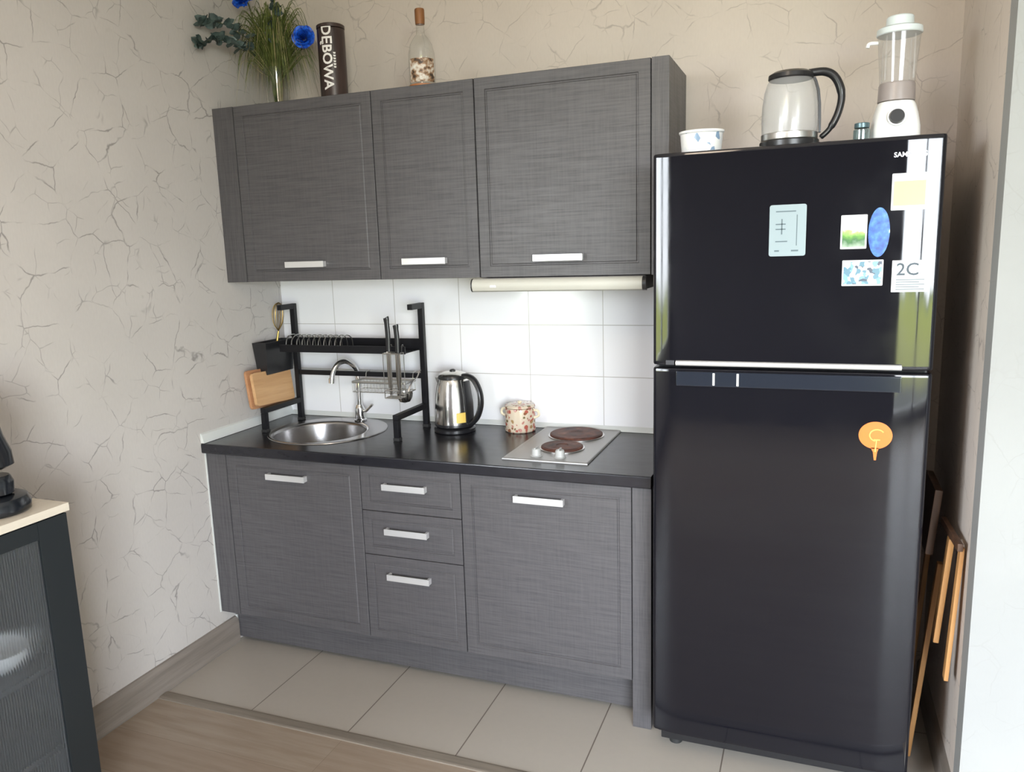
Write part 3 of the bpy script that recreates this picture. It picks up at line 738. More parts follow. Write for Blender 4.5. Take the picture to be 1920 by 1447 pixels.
mb = MB(); mb.box(1.858, FY - 0.009, 1.189, 2.438, FY - 0.0003, 1.231, 0.003); hh = part('handle_recess', mb, Mt('glossy_handle_strip', (0.016, 0.02, 0.03, 1), 0.12).m, t, dl)
for x in (1.963, 2.028):
    mb = MB(); mb.box(x - 0.003, FY - 0.0105, 1.193, x + 0.003, FY - 0.0088, 1.228, 0.0006); part('chrome_mark', mb, m_satin, t, hh)
mb = MB()
mb.box(1.828, FY - 0.004, 1.2475, 1.852, FY + 0.003, 1.2615, 0.002); part('hinge_cap', mb, m_fside, t, du)
m_logo = Mt('silver_lettering', (0.75, 0.76, 0.78, 1), 0.3, 0.8).m
o = text_obj('brand_lettering', 'SAMSUNG', 0.0165, m_logo, du, lambda x, y, z: (2.430 + x - t.location.x, FY - 0.0012 - z * 0.5 + max(0, 2.430 + x - (FX1 - 0.0944)) ** 2 * 1.12 - t.location.y, 1.790 + y - t.location.z), extrude=0.0004, bold=0.0002)

# things stuck on the fridge
def magnet(name, label, cat, x0, x1, z0, z1, th=0.0022, rot=0.0, mat=None, r=0.004, oval=False, part_name='card'):
    cx, cz = (x0 + x1) / 2, (z0 + z1) / 2
    sag = max(0.0, x1 - (FX1 - 0.0944)) ** 2 * 1.12
    tl = math.atan(2 * 1.12 * max(0.0, cx - (FX1 - 0.0944)))
    k = thing(name, label, cat, (cx, FY - 0.0006 + max(0.0, cx - (FX1 - 0.0944)) ** 2 * 1.12, cz))
    k.rotation_euler = (0, rot, tl)
    a, b = (x1 - x0) / 2, (z1 - z0) / 2
    if oval: poly = [(a * math.cos(2 * PI * i / 40), b * math.sin(2 * PI * i / 40)) for i in range(40)]
    else:
        poly = []
        for sx_, sz_, a0 in ((1, -1, -PI / 2), (1, 1, 0), (-1, 1, PI / 2), (-1, -1, PI)):
            poly += [(sx_ * (a - r) + r * math.cos(a0 + q * PI / 8), sz_ * (b - r) + r * math.sin(a0 + q * PI / 8)) for q in range(5)]
    mb = MB(); mb.loft([[(x, 0, z) for x, z in poly], [(x, -th, z) for x, z in poly]]); mb.build(part_name, mat or m_whitepaper, k)
    return k
def flatbox(k, name, x0, x1, z0, z1, mat, th=0.0022, up_=0.0006):
    mb = MB(); mb.box(x0, -th - up_, z0, x1, -th + 0.0002, z1); return mb.build(name, mat, k, smooth=False)
m_greycard = Mt('pale_blue_grey_card', (0.30, 0.37, 0.40, 1), 0.25).m
m_print = Mt('grey_print', (0.09, 0.13, 0.15, 1), 0.5).m
k = magnet('fridge_magnet', 'pale grey upright card magnet, alone in the middle of the freezer door', 'magnet', 2.101, 2.193, 1.548, 1.682, mat=m_greycard, r=0.006)
mb = MB()
for (x0, x1, z0, z1) in [(-0.03, 0.02, 0.048, 0.051), (-0.03, -0.005, 0.015, 0.018), (-0.03, -0.005, 0.002, 0.005), (-0.016, -0.013, -0.01, 0.03), (0.022, 0.024, -0.04, 0.04), (-0.03, 0.0, -0.03, -0.027), (-0.032, -0.02, -0.055, -0.051), (0.01, 0.028, -0.055, -0.051)]:
    mb.box(x0, -0.003, z0, x1, -0.0021, z1)
mb.build('print', m_print, k, smooth=False)
M = Mt('green_landscape_print', rough=0.3)
v = M.coord(); sp = M.n.new('ShaderNodeSeparateXYZ'); M.l.new(v, sp.inputs[0])
h_ = M.math('ADD', sp.outputs[2], M.math('MULTIPLY', M.noise(v, 55, 3), 0.035))
M.col(M.ramp(M.rng(h_, -0.035, 0.055), [(0.0, (0.35, 0.45, 0.35, 1)), (0.25, (0.03, 0.13, 0.03, 1)), (0.45, (0.10, 0.28, 0.03, 1)), (0.62, (0.35, 0.55, 0.15, 1)), (0.72, (0.75, 0.78, 0.70, 1))])); m_land = M.m
k = magnet('fridge_magnet', 'square magnet with a green hill picture, left of the blue oval one', 'magnet', 2.277, 2.339, 1.562, 1.648, mat=m_whitepaper, r=0.002)
flatbox(k, 'picture', -0.027, 0.027, -0.038, 0.030, m_land)
M = Mt('blue_oval_print', rough=0.25); v = M.coord(); g = M.noise(v, 60, 3)
M.col(M.ramp(g, [(0.35, (0.010, 0.06, 0.30, 1)), (0.55, (0.03, 0.15, 0.50, 1)), (0.66, (0.06, 0.22, 0.60, 1)), (0.72, (0.7, 0.8, 0.9, 1))])); m_blueo = M.m
k = magnet('fridge_magnet', 'upright oval blue magnet at the right of the green hill picture', 'magnet', 2.342, 2.392, 1.540, 1.664, mat=m_blueo, oval=True)
M = Mt('blue_white_photo_print', rough=0.3); v = M.coord(); g = M.vor(M.vadd(v, M.ncol(v, 40), 0.03), 90, 'F1', 'Color'); g2 = M.n.new('ShaderNodeSeparateColor'); M.l.new(g, g2.inputs[0])
M.col(M.ramp(g2.outputs[0], [(0.0, (0.10, 0.22, 0.30, 1)), (0.3, (0.55, 0.65, 0.72, 1)), (0.6, (0.18, 0.35, 0.50, 1)), (0.8, (0.60, 0.50, 0.45, 1)), (0.9, (0.06, 0.08, 0.12, 1))], True)); m_photo = M.m
k = magnet('fridge_magnet', 'wide magnet with a blue and white picture, below the green hill one', 'magnet', 2.284, 2.381, 1.467, 1.533, mat=m_whitepaper, r=0.002)
flatbox(k, 'picture', -0.045, 0.045, -0.029, 0.029, m_photo)
m_cardy = Mt('cream_yellow_print', (0.62, 0.50, 0.22, 1), 0.4).m
k = magnet('fridge_magnet', 'cream and yellow card, the upper one at the right edge of the freezer door', 'magnet', 2.391, 2.472, 1.655, 1.745, mat=m_whitepaper, r=0.002)
flatbox(k, 'picture', -0.036, 0.036, -0.034, 0.026, m_cardy)
k = magnet('paper_note', 'white card printed with the number 2, below the cream and yellow card', 'note', 2.401, 2.489, 1.450, 1.530, mat=m_whitepaper, r=0.001, part_name='sheet')
m_ink = Mt('dark_ink', (0.03, 0.05, 0.07, 1), 0.5).m
text_obj('number', '2C', 0.044, m_ink, k, lambda x, y, z: (x - 0.008, -0.0024 - z, y + 0.016), extrude=0.0004, bold=0.0004)
mb = MB()
for q in range(5): mb.box(-0.034, -0.0028, -0.010 - q * 0.006, 0.02 if q % 2 else 0.032, -0.0021, -0.008 - q * 0.006)
mb.build('print_lines', m_print, k, smooth=False)
m_org = Mt('orange_plastic', (0.72, 0.16, 0.02, 1), 0.35).m
m_org2 = Mt('pale_orange_print', (0.95, 0.42, 0.12, 1), 0.4).m
k = magnet('fridge_magnet', 'round orange balloon-shaped magnet on the lower fridge door', 'magnet', 2.342, 2.424, 1.034, 1.108, mat=m_org, oval=True, part_name='disc')
mb = MB(); mb.loft([[(-0.010, 0, -0.034), (0.010, 0, -0.034), (0.010, -0.0022, -0.034), (-0.010, -0.0022, -0.034)], [(-0.004, 0, -0.046), (0.006, 0, -0.046), (0.006, -0.0022, -0.046), (-0.004, -0.0022, -0.046)], [(-0.001, 0, -0.068), (0.004, 0, -0.068), (0.004, -0.0022, -0.068), (-0.001, -0.0022, -0.068)]]); mb.build('stem', m_org, k)
mb = MB(); mb.tube([(0.004 + 0.018 * math.cos(a), -0.0026, 0.0 + 0.016 * math.sin(a)) for a in [0.6 + 0.3 * q for q in range(14)]], 0.002, 6); mb.tube([(-0.004, -0.0026, -0.012), (0.012, -0.0026, -0.012)], 0.002, 6); mb.tube([(0.003, -0.0026, -0.012), (0.001, -0.0026, -0.045)], 0.002, 6); mb.build('print', m_org2, k)

# things on top of the fridge
ZF = FH + 0.0005
t = thing('glass_kettle', 'glass kettle with black lid and handle on top of the fridge', 'kettle', (2.140, -0.585, ZF), rz=0.06)
mb = MB(); mb.lathe([(0.074, 0), (0.077, 0.003), (0.077, 0.016), (0.074, 0.019)], n=44); mb.build('power_base', m_blackplastic, t)
mb = MB(); mb.lathe([(0.072, 0.0195), (0.073, 0.022), (0.073, 0.036), (0.0705, 0.0375)], n=44); mb.build('foot_ring', m_steel, t)
mb = MB(); mb.lathe([(0.0715, 0.038), (0.073, 0.07), (0.0715, 0.11), (0.067, 0.145), (0.060, 0.168), (0.055, 0.176)], n=44, cap0=False, cap1=False); mb.build('glass_body', m_kglass, t)
mb = MB(); mb.lathe([(0.0555, 0.1765), (0.058, 0.180), (0.057, 0.190), (0.045, 0.197), (0.012, 0.200)], n=44); mb.build('lid', m_blackplastic, t)
mb = MB(); mb.loft([[(r_ + o_, y, z) for r_, z in ((0.0735, 0.036), (0.0732, 0.07), (0.0717, 0.11), (0.0675, 0.145), (0.0605, 0.168), (0.056, 0.178))] + [(r_ + o_ + 0.006, y, z) for r_, z in ((0.056, 0.178), (0.0605, 0.168), (0.0675, 0.145), (0.0717, 0.11), (0.0732, 0.07), (0.0735, 0.036))] for y, o_ in ((-0.010, 0), (0.010, 0))]); mb.build('handle_strip', m_blackplastic, t)
pts = [(0.045, 0, 0.190), (0.085, 0, 0.190), (0.112, 0, 0.172), (0.128, 0, 0.130), (0.122, 0, 0.085), (0.103, 0, 0.045), (0.080, 0, 0.022)]
mb = MB(); mb.tube(spline(pts, 6), [0.013] * 6 + [0.0135] * 12 + [0.012] * 12 + [0.009] * 6 + [0.007], 14, flat=0.8); mb.build('handle', m_blackplastic, t)
t = thing('blender', 'white jug blender with a clear jar on the right of the fridge top', 'blender', (2.405, -0.50, ZF), rz=0.05)
def rr(w, d, z, n=40, p=4.0):
    out = []
    for i in range(n):
        a = 2 * PI * i / n; c_, s_ = math.cos(a), math.sin(a)
        out.append((w * abs(c_) ** (2 / p) * (1 if c_ >= 0 else -1), d * abs(s_) ** (2 / p) * (1 if s_ >= 0 else -1), z))
    return out
mb = MB(); mb.loft([rr(0.058, 0.058, 0), rr(0.060, 0.060, 0.004), rr(0.059, 0.058, 0.04), rr(0.054, 0.052, 0.075, p=3), rr(0.048, 0.046, 0.098, p=2.6), rr(0.044, 0.044, 0.106, p=2.2)]); mb.build('motor_base', m_white, t)
mb = MB(); mb.cyl((-0.004, -0.0565, 0.062), (-0.004, -0.064, 0.063), 0.0225, n=28); k = mb.build('dial_ring', m_satin, t)
mb = MB(); mb.cyl((-0.004, -0.0642, 0.063), (-0.004, -0.074, 0.064), 0.0195, 0.017, n=28); mb.build('dial', m_blackplastic, k)
mb = MB(); mb.lathe([(0.042, 0.1065), (0.046, 0.109), (0.045, 0.15), (0.043, 0.155)], n=36); 
mb.build('jar_collar', Mt('smoky_ribbed_plastic', (0.30, 0.26, 0.25, 1), 0.3).m, t)
mb = MB(); mb.lathe([(0.043, 0.1555), (0.046, 0.20), (0.050, 0.25), (0.052, 0.276)], n=36, cap0=True, cap1=False)
for q in range(4):
    a = PI / 4 + q * PI / 2
    mb.box(0.048 * math.cos(a) - 0.002, 0.048 * math.sin(a) - 0.002, 0.16, 0.048 * math.cos(a) + 0.002, 0.048 * math.sin(a) + 0.002, 0.27)
mb.build('jar', m_jar, t)
mb = MB(); mb.tube(spline([(-0.050, 0, 0.262), (-0.072, 0, 0.262), (-0.076, 0, 0.252)], 4), 0.005, 8); mb.build('pouring_lip', m_white, t)
mb = MB(); mb.lathe([(0.054, 0.2765), (0.056, 0.279), (0.055, 0.292), (0.048, 0.296), (0.036, 0.297), (0.034, 0.30), (0.033, 0.32), (0.030, 0.323), (0.004, 0.324)], n=36); mb.build('lid', Mt('white_grey_lid', (0.62, 0.68, 0.70, 1), 0.3).m, t)
t = thing('plastic_tub', 'low white printed plastic tub on the left of the fridge top', 'tub', (1.902, -0.55, ZF))
mb = MB(); mb.lathe([(0.052, 0), (0.055, 0.003), (0.060, 0.058), (0.062, 0.060)], n=40, sy=0.85); 
M = Mt('white_tub_print', rough=0.3); v = M.coord(scale=(1, 1, 0.7)); g = M.vor(v, 75, 'F1', 'Color'); g2 = M.n.new('ShaderNodeSeparateColor'); M.l.new(g, g2.inputs[0])
M.col(M.ramp(g2.outputs[0], [(0.0, (0.80, 0.80, 0.80, 1)), (0.55, (0.78, 0.78, 0.80, 1)), (0.70, (0.22, 0.32, 0.46, 1)), (0.85, (0.75, 0.76, 0.78, 1))], True)); m_tub = M.m
mb.build('tub', m_tub, t)
mb = MB(); mb.lathe([(0.062, 0.0605), (0.0635, 0.062), (0.0635, 0.067), (0.060, 0.0685), (0.004, 0.067)], n=40, sy=0.85); mb.build('lid', m_white, t)
t = thing('glass_jar', 'tiny glass jar with dark lid left of the blender', 'jar', (2.322, -0.55, ZF))
mb = MB(); mb.lathe([(0.019, 0), (0.021, 0.003), (0.021, 0.036), (0.017, 0.041)], n=28); mb.build('jar', thin_glass('pale_blue_glass', (0.62, 0.78, 0.82, 1), extra=0.15, rough=0.1), t)
mb = MB(); mb.lathe([(0.0185, 0.0415), (0.019, 0.043), (0.019, 0.053), (0.017, 0.0545), (0.003, 0.0545)], n=28); mb.build('lid', Mt('dark_teal_lid', (0.10, 0.16, 0.18, 1), 0.3, 0.4).m, t)

# ------------------------------------------------------------------ things on top of the wall cabinets
ZC = ZT + 0.0005
VX, VY = 0.215, -0.215
t = thing('vase', 'clear glass vase at the left end of the wall cabinets', 'vase', (VX, VY, ZC))
mb = MB(); mb.lathe([(0.003, 0.008), (0.036, 0.008), (0.037, 0.012), (0.040, 0.08), (0.046, 0.145), (0.050, 0.150), (0.046, 0.150)], n=36, cap1=False)
mb.lathe([(0.003, 0.0), (0.042, 0.0), (0.043, 0.004), (0.043, 0.010), (0.046, 0.08), (0.050, 0.15)], n=36, cap1=False); mb.build('glass_body', m_glass, t)
def grassmat(name, a, b):
    M = Mt(name, rough=0.5); M.col(M.ramp(M.noise(M.coord(), 35, 2), [(0.3, a), (0.7, b)])); return M.m
m_grass = grassmat('artificial_grass_green', (0.030, 0.050, 0.010, 1), (0.16, 0.19, 0.045, 1))
m_grass2 = grassmat('pale_dry_grass', (0.30, 0.24, 0.12, 1), (0.45, 0.38, 0.22, 1))
m_euc = grassmat('eucalyptus_leaf', (0.022, 0.042, 0.042, 1), (0.09, 0.13, 0.12, 1))
m_stem = Mt('green_brown_stem', (0.08, 0.09, 0.03, 1), 0.6).m
def blades(n, spread, zmin, zmax, w, droop, seed):
    rnd = random.Random(seed); mb = MB()
    for i in range(n):
        a = rnd.uniform(0, 2 * PI); s = rnd.uniform(0.15, 1) * spread
        hz = rnd.uniform(zmin, zmax); dr = rnd.uniform(0.3, 1) * droop
        ca, sa = math.cos(a), math.sin(a) * 0.72
        p0 = (0.012 * ca, 0.012 * sa, 0.014)
        pts = spline([p0, (0.02 * ca, 0.02 * sa, 0.10), (s * 0.35 * ca, s * 0.35 * sa, hz * 0.72), (s * 0.75 * ca, s * 0.75 * sa, hz * 0.95), (s * ca, s * sa, hz * 0.95 - dr)], 4)
        pts = [Vector((max(p.x, -VX + 0.01), min(p.y, -VY - 0.02), p.z)) for p in pts]
        r = [w * (1 - 0.85 * (k / (len(pts) - 1)) ** 2) for k in range(len(pts))]
        mb.tube(pts, r, 3, flat=0.35)
    return mb
g1 = blades(620, 0.185, 0.19, 0.40, 0.0028, 0.15, 3).build('ornamental_grass', m_grass, None, smooth=False)
g1.location = (VX, VY, ZC + 0.002); tag(g1, 'bushy green artificial grass arching out of the glass vase', 'grass', kind='stuff')
g2 = blades(90, 0.21, 0.19, 0.33, 0.0018, 0.20, 9).build('dry_grass', m_grass2, None, smooth=False)
g2.location = (VX + 0.004, VY, ZC + 0.002); tag(g2, 'pale dry grass stalks drooping around the green grass in the vase', 'grass', kind='stuff')
M = Mt('blue_silk_petals', rough=0.45); M.col(M.ramp(M.noise(M.coord(), 90, 2), [(0.35, (0.003, 0.03, 0.30, 1)), (0.65, (0.02, 0.16, 0.85, 1))])); m_blue = M.m
def rose(P, d, label, R=0.042):
    """bloom at world point P facing direction d, stem running into the vase"""
    k = thing('blue_rose', label, 'flower', P, group=None)
    q = Vector((0, 0, 1)).rotation_difference(Vector(d).normalized()).to_matrix().to_4x4()
    tb = bmesh.new(); rnd = random.Random(int(P[0] * 1000))
    for ring, (n, r0, hgt, op) in enumerate(((2, 0.07, 0.70, 0.0), (3, 0.17, 0.69, 0.0), (3, 0.28, 0.66, 0.05), (4, 0.41, 0.62, 0.12), (5, 0.55, 0.56, 0.22), (5, 0.70, 0.49, 0.38), (6, 0.86, 0.38, 0.6))):
        for i in range(n):
            a0 = 2 * PI * (i + 0.4 * ring) / n + rnd.uniform(-0.1, 0.1); wd = 2 * PI / n * 0.85
            rows = []
            for u in range(5):
                uu = u / 4; row = []
                for vv in range(7):
                    s = (vv / 6 - 0.5) * 2; a = a0 + s * wd * (0.35 + 0.65 * math.sin(PI * (0.15 + 0.6 * uu)))
                    rr_ = R * (r0 * (0.35 + 0.65 * uu) + op * 0.30 * uu ** 3 - 0.05 * s * s * uu)
                    z = R * (-0.35 + hgt * 1.5 * uu - 0.28 * s * s * uu - op * 0.25 * uu ** 4)
                    row.append(tb.verts.new((rr_ * math.cos(a), rr_ * math.sin(a), z)))
                rows.append(row)
            for A, B in zip(rows, rows[1:]):
                for j in range(6): tb.faces.new((A[j], A[j + 1], B[j + 1], B[j]))
    mb = MB(); mb.merge(tb, q); mb.build('bloom', m_blue, k, ang=180)
    tgt = Vector((VX, VY, ZC + 0.03)) - Vector(P)
    dv = Vector(d).normalized()
    mb = MB(); mb.tube(spline([-dv * R * 0.2, -dv * R * 0.9, tgt * 0.55 + Vector((0, 0, 0.02)), tgt + Vector((0, 0, 0.08)), tgt], 5), 0.0026, 7); mb.build('stem', m_stem, k)
    mb = MB()
    for a in range(5):
        an = a * 2 * PI / 5
        v0 = q @ Vector((0.010 * math.cos(an), 0.010 * math.sin(an), -R * 0.42)); v1 = q @ Vector((R * 1.0 * math.cos(an), R * 1.0 * math.sin(an), -R * 0.15))
        side = (v1 - v0).cross(Vector(d)).normalized() * 0.008
        mid = (v0 + v1) / 2
        fs = [mb.bm.verts.new(x) for x in (v0, mid + side, v1, mid - side)]; mb.bm.faces.new(fs)
    mb.build('sepals', m_grass, k)
rose((0.366, -0.235, 2.412), (0.35, -0.9, 0.15), 'blue rose at the right of the vase, beside the brown tin', 0.043)
rose((0.100, -0.235, 2.588), (0.0, -0.85, 0.5), 'blue rose at the top left of the vase, cut by the top of the picture', 0.046)
def sprig(pts, nl, label, size, seed):
    rnd = random.Random(seed)
    k = thing('eucalyptus_sprig', label, 'foliage', (VX, VY, ZC + 0.012), group='eucalyptus in the vase')
    P = [Vector(p) - Vector(k.location) for p in pts]
    sp_ = spline(P, 8)
    mb = MB(); mb.tube(sp_, [0.0022 - 0.0012 * i / len(sp_) for i in range(len(sp_))], 6); mb.build('stem', m_stem, k)
    mb = MB(); n = len(sp_)
    for i in range(nl):
        f = 0.42 + 0.58 * i / (nl - 1); p = sp_[min(n - 1, int(f * (n - 1)))]
        a = rnd.uniform(0, 2 * PI); el = rnd.uniform(-0.5, 0.7); L = size * rnd.uniform(0.7, 1.25)
        d = Vector((math.cos(a) * math.cos(el), math.sin(a) * math.cos(el), math.sin(el)))
        sd = d.cross(Vector((rnd.uniform(-1, 1), rnd.uniform(-1, 1), rnd.uniform(-1, 1)))).normalized() * L * 0.36
        nn = d.cross(sd).normalized() * L * 0.07
        ring = []
        for u, w in ((0.0, 0.1), (0.25, 0.8), (0.5, 1.0), (0.78, 0.75), (1.0, 0.08)):
            ring.append([p + d * (L * u) - sd * w, p + d * (L * u) - nn, p + d * (L * u) + sd * w])
        # keep the leaves clear of the left wall
        for rg in ring:
            for q_ in rg:
                if q_.x + k.location.x < 0.004: q_.x = 0.004 - k.location.x
        mb.loft(ring, False, False, closed=False)
    mb.build('leaves', m_euc, k, ang=180)
sprig([(VX, VY, ZC + 0.012), (0.195, -0.25, 2.33), (0.135, -0.33, 2.39), (0.08, -0.40, 2.40), (0.045, -0.44, 2.375)], 54, 'eucalyptus sprig reaching lowest and furthest left from the vase', 0.040, 4)
sprig([(VX, VY, ZC + 0.012), (0.19, -0.25, 2.36), (0.115, -0.33, 2.45), (0.065, -0.39, 2.47), (0.045, -0.42, 2.455)], 44, 'eucalyptus sprig rising to the upper left above the other one', 0.040, 5)
sprig([(VX, VY, ZC + 0.012), (0.225, -0.23, 2.36), (0.25, -0.25, 2.48), (0.262, -0.255, 2.56)], 22, 'eucalyptus sprig standing upright in the middle of the vase', 0.032, 6)
# tin
TX, TY, TR = 0.470, -0.205, 0.052
t = thing('cylindrical_tin', 'tall dark brown tin with white upright lettering right of the vase', 'tin', (TX, TY, ZC))
M = Mt('dark_brown_tin_print', rough=0.35); g = M.noise(M.coord(scale=(30, 30, 4)), 2, 4)
M.col(M.ramp(g, [(0.3, (0.018, 0.010, 0.009, 1)), (0.7, (0.055, 0.032, 0.027, 1))])); m_tin = M.m
mb = MB(); mb.lathe([(TR - 0.002, 0), (TR, 0.003), (TR, 0.262), (TR - 0.002, 0.265)], n=44); mb.build('body', m_tin, t)
mb = MB(); mb.lathe([(TR - 0.0025, 0.2655), (TR + 0.001, 0.267), (TR + 0.001, 0.278), (TR - 0.003, 0.281), (0.004, 0.280)], n=44); mb.build('lid', m_tin, t)
m_let = Mt('white_lettering', (0.82, 0.80, 0.78, 1), 0.4).m
def oncyl(a0, z0, R):
    # text runs downwards: text x -> -z, text y -> around to the right
    return lambda x, y, z: ((R + z) * math.sin(a0 + y / R), -(R + z) * math.cos(a0 + y / R), z0 - x)
A0 = math.atan2(2.22 - TX, 2.97 - 0.2)
text_obj('lettering', 'DĘBOWA', 0.052, m_let, t, oncyl(A0 - 0.40, 0.158, TR + 0.0004), extrude=0.0004, bold=0.0012)
mb = MB(); fm = oncyl(A0 + 0.16, 0.145, TR)
for q in range(6):
    a = -0.030 + q * 0.010
    mb.loft([[fm(a, -0.005, z), fm(a + 0.006, -0.003, z), fm(a + 0.006, 0.004, z), fm(a, 0.005, z)] for z in (-0.0005, 0.0006)])
mb.build('small_print', m_let, t, smooth=False)
# bottle
t = thing('bottle', 'clear glass bottle with a brown stopper above the middle wall cabinet', 'bottle', (0.873, -0.252, ZC))
mb = MB(); mb.lathe([(0.044, 0), (0.047, 0.004), (0.048, 0.10), (0.047, 0.125), (0.040, 0.155), (0.026, 0.178), (0.016, 0.190), (0.0145, 0.215), (0.0155, 0.222)], n=40, cap1=False); mb.build('glass_body', m_bottle, t)
m_cork = wood('brown_stopper', (0.16, 0.06, 0.018, 1), (0.32, 0.13, 0.04, 1), axis=2)
mb = MB(); mb.lathe([(0.0125, 0.2225), (0.0165, 0.2235), (0.0175, 0.24), (0.0175, 0.272), (0.016, 0.276), (0.003, 0.277)], n=28); mb.build('stopper', m_cork, t)
M = Mt('bottle_label_print', rough=0.4); v = M.coord(); g = M.noise(v, 55, 4); 
M.col(M.ramp(g, [(0.36, (0.05, 0.03, 0.02, 1)), (0.46, (0.30, 0.17, 0.09, 1)), (0.56, (0.58, 0.50, 0.42, 1)), (0.68, (0.75, 0.73, 0.68, 1))])); m_label = M.m
mb = MB(); aa = [A0 - 1.15 + 0.1 * k for k in range(22)]
mb.loft([[(0.0487 * math.sin(a), -0.0487 * math.cos(a), z) for a in aa] for z in (0.022, 0.062, 0.102)], False, False, closed=False); mb.build('label', m_label, t)
mb = MB(); mb.lathe([(0.0484, 0.005), (0.0486, 0.008), (0.0486, 0.014), (0.0484, 0.016)], n=40, cap0=False, cap1=False); mb.build('base_band', Mt('copper_band', (0.45, 0.17, 0.06, 1), 0.4).m, t)

# ------------------------------------------------------------------ sideboard at the left
SBX, SB0, SB1, SBZ = 0.402, -2.72, -1.522, 0.972
m_sb = Mt('blue_black_painted_wood', (0.011, 0.015, 0.018, 1), 0.5).m
m_sbtop = wood('cream_board_top', (0.60, 0.54, 0.45, 1), (0.72, 0.66, 0.57, 1), axis=1)
t = thing('sideboard', 'dark sideboard with ribbed glass doors and cream top at the left edge', 'sideboard', (0.2, -2.12, 0))
mb = MB(); mb.box(0.003, SB0, SBZ - 0.022, SBX + 0.004, SB1, SBZ, 0.002); part('top', mb, m_sbtop, t)
mb = MB()
xs = SBX - 0.022
mb.box(0.02, SB0 + 0.004, 0.10, xs, SB0 + 0.024, SBZ - 0.0225); mb.box(0.02, SB1 - 0.024, 0.10, xs, SB1 - 0.004, SBZ - 0.0225)
mb.box(0.02, SB0 + 0.0245, 0.10, xs, SB1 - 0.0245, 0.12); mb.box(0.02, SB0 + 0.0245, 0.1205, 0.03, SB1 - 0.0245, SBZ - 0.0225)
mb.box(0.0305, SB0 + 0.0245, SBZ - 0.043, xs, SB1 - 0.0245, SBZ - 0.0225)
mb.box(0.0305, -2.131, 0.1205, xs, -2.113, SBZ - 0.0435)
part('carcass', mb, m_sb, t)
for zz in (0.30, 0.530):
    mb = MB()
    mb.box(0.031, SB0 + 0.025, zz, xs - 0.012, -2.132, zz + 0.016); mb.box(0.031, -2.1125, zz, xs - 0.012, SB1 - 0.025, zz + 0.016)
    part('shelf', mb, m_sb, t)
for x in (0.045, 0.37):
    for y in (SB0 + 0.04, SB1 - 0.04):
        mb = MB(); mb.box(x - 0.02, y - 0.02, 0.0005, x + 0.02, y + 0.02, 0.0995, 0.002); part('leg', mb, m_sb, t)
m_rib = Mt('ribbed_glass', (0.80, 0.84, 0.88, 1), 0.20, 0, 0.5, Transmission_Weight=0.955, IOR=1.22)
m_rib = m_rib.m
for (y0, y1) in ((-2.712, -2.124), (-2.120, -1.530)):
    mb = MB(); a, b_ = SBX - 0.020, SBX
    z0, z1 = 0.105, SBZ - 0.026
    mb.box(a, y0, z0, b_, y0 + 0.085, z1, 0.0015); mb.box(a, y1 - 0.085, z0, b_, y1, z1, 0.0015)
    mb.box(a, y0 + 0.0855, z1 - 0.045, b_, y1 - 0.0855, z1, 0.0015); mb.box(a, y0 + 0.0855, z0, b_, y1 - 0.0855, z0 + 0.06, 0.0015)
    d = part('door', mb, m_sb, t)
    mb = MB(); n = 60
    ys = [y0 + 0.084 + (y1 - y0 - 0.168) * i / (n * 6) for i in range(n * 6 + 1)]
    front = [(a + 0.013 + 0.0016 * abs(math.sin(PI * i / 6)), y) for i, y in enumerate(ys)]
    poly = front + [(a + 0.008, ys[-1]), (a + 0.008, ys[0])]
    mb.extrude(poly, z0 + 0.058, z1 - 0.043); part('ribbed_pane', mb, m_rib, t, d, ang=60)
    mb = MB(); yk = y0 + 0.03 if y0 < -2.5 else y0 + 0.04
    mb.box(b_ + 0.0003, yk - 0.004, 0.5, b_ + 0.02, yk + 0.004, 0.62, 0.002); part('handle', mb, m_blackmetal, t, d)
t = thing('bowl', 'white bowl blurred behind the ribbed glass of the sideboard', 'bowl', (0.268, -1.68, 0.5465))
mb = MB(); mb.lathe([(0.035, 0), (0.037, 0.004), (0.062, 0.018), (0.083, 0.042), (0.090, 0.068), (0.088, 0.069), (0.080, 0.044), (0.060, 0.022), (0.02, 0.010), (0.002, 0.009)], n=44); mb.build('bowl', m_white, t)
# black coffee machine at the left edge of the picture
t = thing('coffee_maker', 'black coffee maker at the left edge on the cream sideboard top', 'coffee maker', (0.262, -1.64, SBZ + 0.0005))
m_navy = Mt('glossy_black_plastic', (0.010, 0.012, 0.016, 1), 0.18).m
mb = MB(); mb.lathe([(0.072, 0), (0.080, 0.006), (0.082, 0.022), (0.074, 0.040), (0.06, 0.046), (0.003, 0.047)], 0.03, 0.0, n=36); mb.build('drip_base', m_navy, t)
mb = MB(); mb.box(-0.11, -0.055, 0.0, -0.042, 0.055, 0.27, 0.015); mb.build('water_tank', m_navy, t)
mb = MB(); mb.loft([[(-0.06 + 0.045 * math.cos(a) * q + o_, 0.05 * math.sin(a) * q, z) for a in [2 * PI * i / 28 for i in range(28)]] for q, o_, z in ((0.35, 0.115, 0.115), (0.9, 0.11, 0.125), (1.1, 0.09, 0.155), (1.0, 0.075, 0.195), (0.95, 0.06, 0.25), (0.8, 0.055, 0.275))]); mb.build('brew_head', m_navy, t)
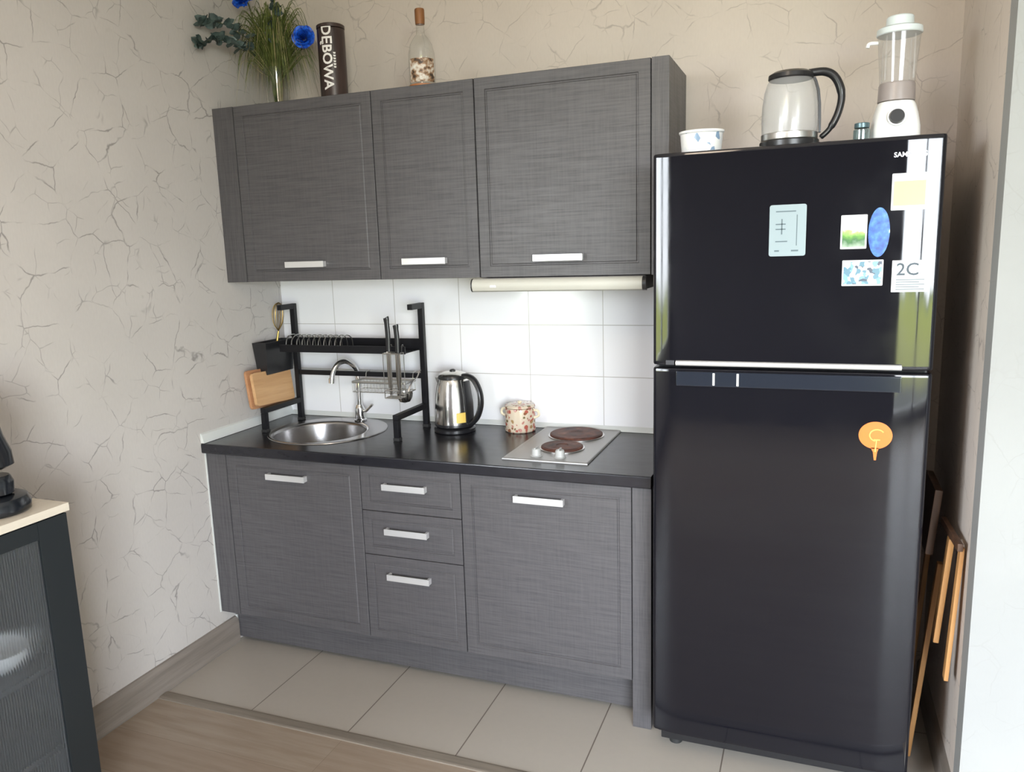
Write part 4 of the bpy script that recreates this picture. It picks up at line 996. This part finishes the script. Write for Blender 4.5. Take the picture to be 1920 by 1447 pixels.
mb = MB(); mb.lathe([(0.030, 0.048), (0.038, 0.052), (0.040, 0.08), (0.034, 0.095), (0.031, 0.098)], 0.045, 0.0, n=28); mb.build('cup_stand', m_navy, t)
mb = MB(); mb.lathe([(0.034, 0.276), (0.036, 0.279), (0.034, 0.315), (0.02, 0.32), (0.003, 0.32)], -0.005, 0, n=28); mb.build('top_cap', m_satin, t)

# ------------------------------------------------------------------ folded wooden rack in the gap by the fridge
m_oak = wood('light_varnished_wood', (0.42, 0.20, 0.07, 1), (0.62, 0.34, 0.13, 1), axis=2, rough=0.4)
m_dkwood = wood('dark_brown_wood', (0.06, 0.03, 0.018, 1), (0.13, 0.065, 0.035, 1), axis=2, rough=0.5)
t = thing('folding_stool', 'folded wooden stool leaning in the narrow gap right of the fridge', 'stool', (2.565, -0.45, 0.0))
def bar(name, p0, p1, w, d, mat, parent=t, up_=None):
    P0, P1 = Vector(p0), Vector(p1); ax = (P1 - P0).normalized(); L = (P1 - P0).length
    sx_ = Vector((1, 0, 0)); sx_ = (sx_ - ax * sx_.dot(ax)).normalized(); sy_ = ax.cross(sx_)
    m_ = Matrix((( sx_.x, sy_.x, ax.x, P0.x), (sx_.y, sy_.y, ax.y, P0.y), (sx_.z, sy_.z, ax.z, P0.z), (0, 0, 0, 1)))
    tb = MB(); tb.box(-w / 2, -d / 2, 0, w / 2, d / 2, L, min(w, d) * 0.2)
    bmesh.ops.transform(tb.bm, matrix=m_, verts=tb.bm.verts)
    return part(name, tb, mat, t, up_)
bar('leg', (2.536, -0.45, 0.004), (2.590, -0.45, 0.64), 0.015, 0.026, m_oak)
bar('leg', (2.552, -0.20, 0.004), (2.592, -0.20, 0.62), 0.015, 0.026, m_oak)
bar('slat', (2.572, -0.58, 0.455), (2.594, -0.58, 0.765), 0.015, 0.032, m_oak)
bar('slat', (2.591, -0.66, 0.385), (2.608, -0.66, 0.770), 0.011, 0.030, m_oak)
bar('seat', (2.560, -0.34, 0.66), (2.576, -0.34, 0.86), 0.022, 0.22, m_dkwood)
bar('cross_rail', (2.590, -0.46, 0.775), (2.600, -0.69, 0.777), 0.014, 0.022, m_dkwood)
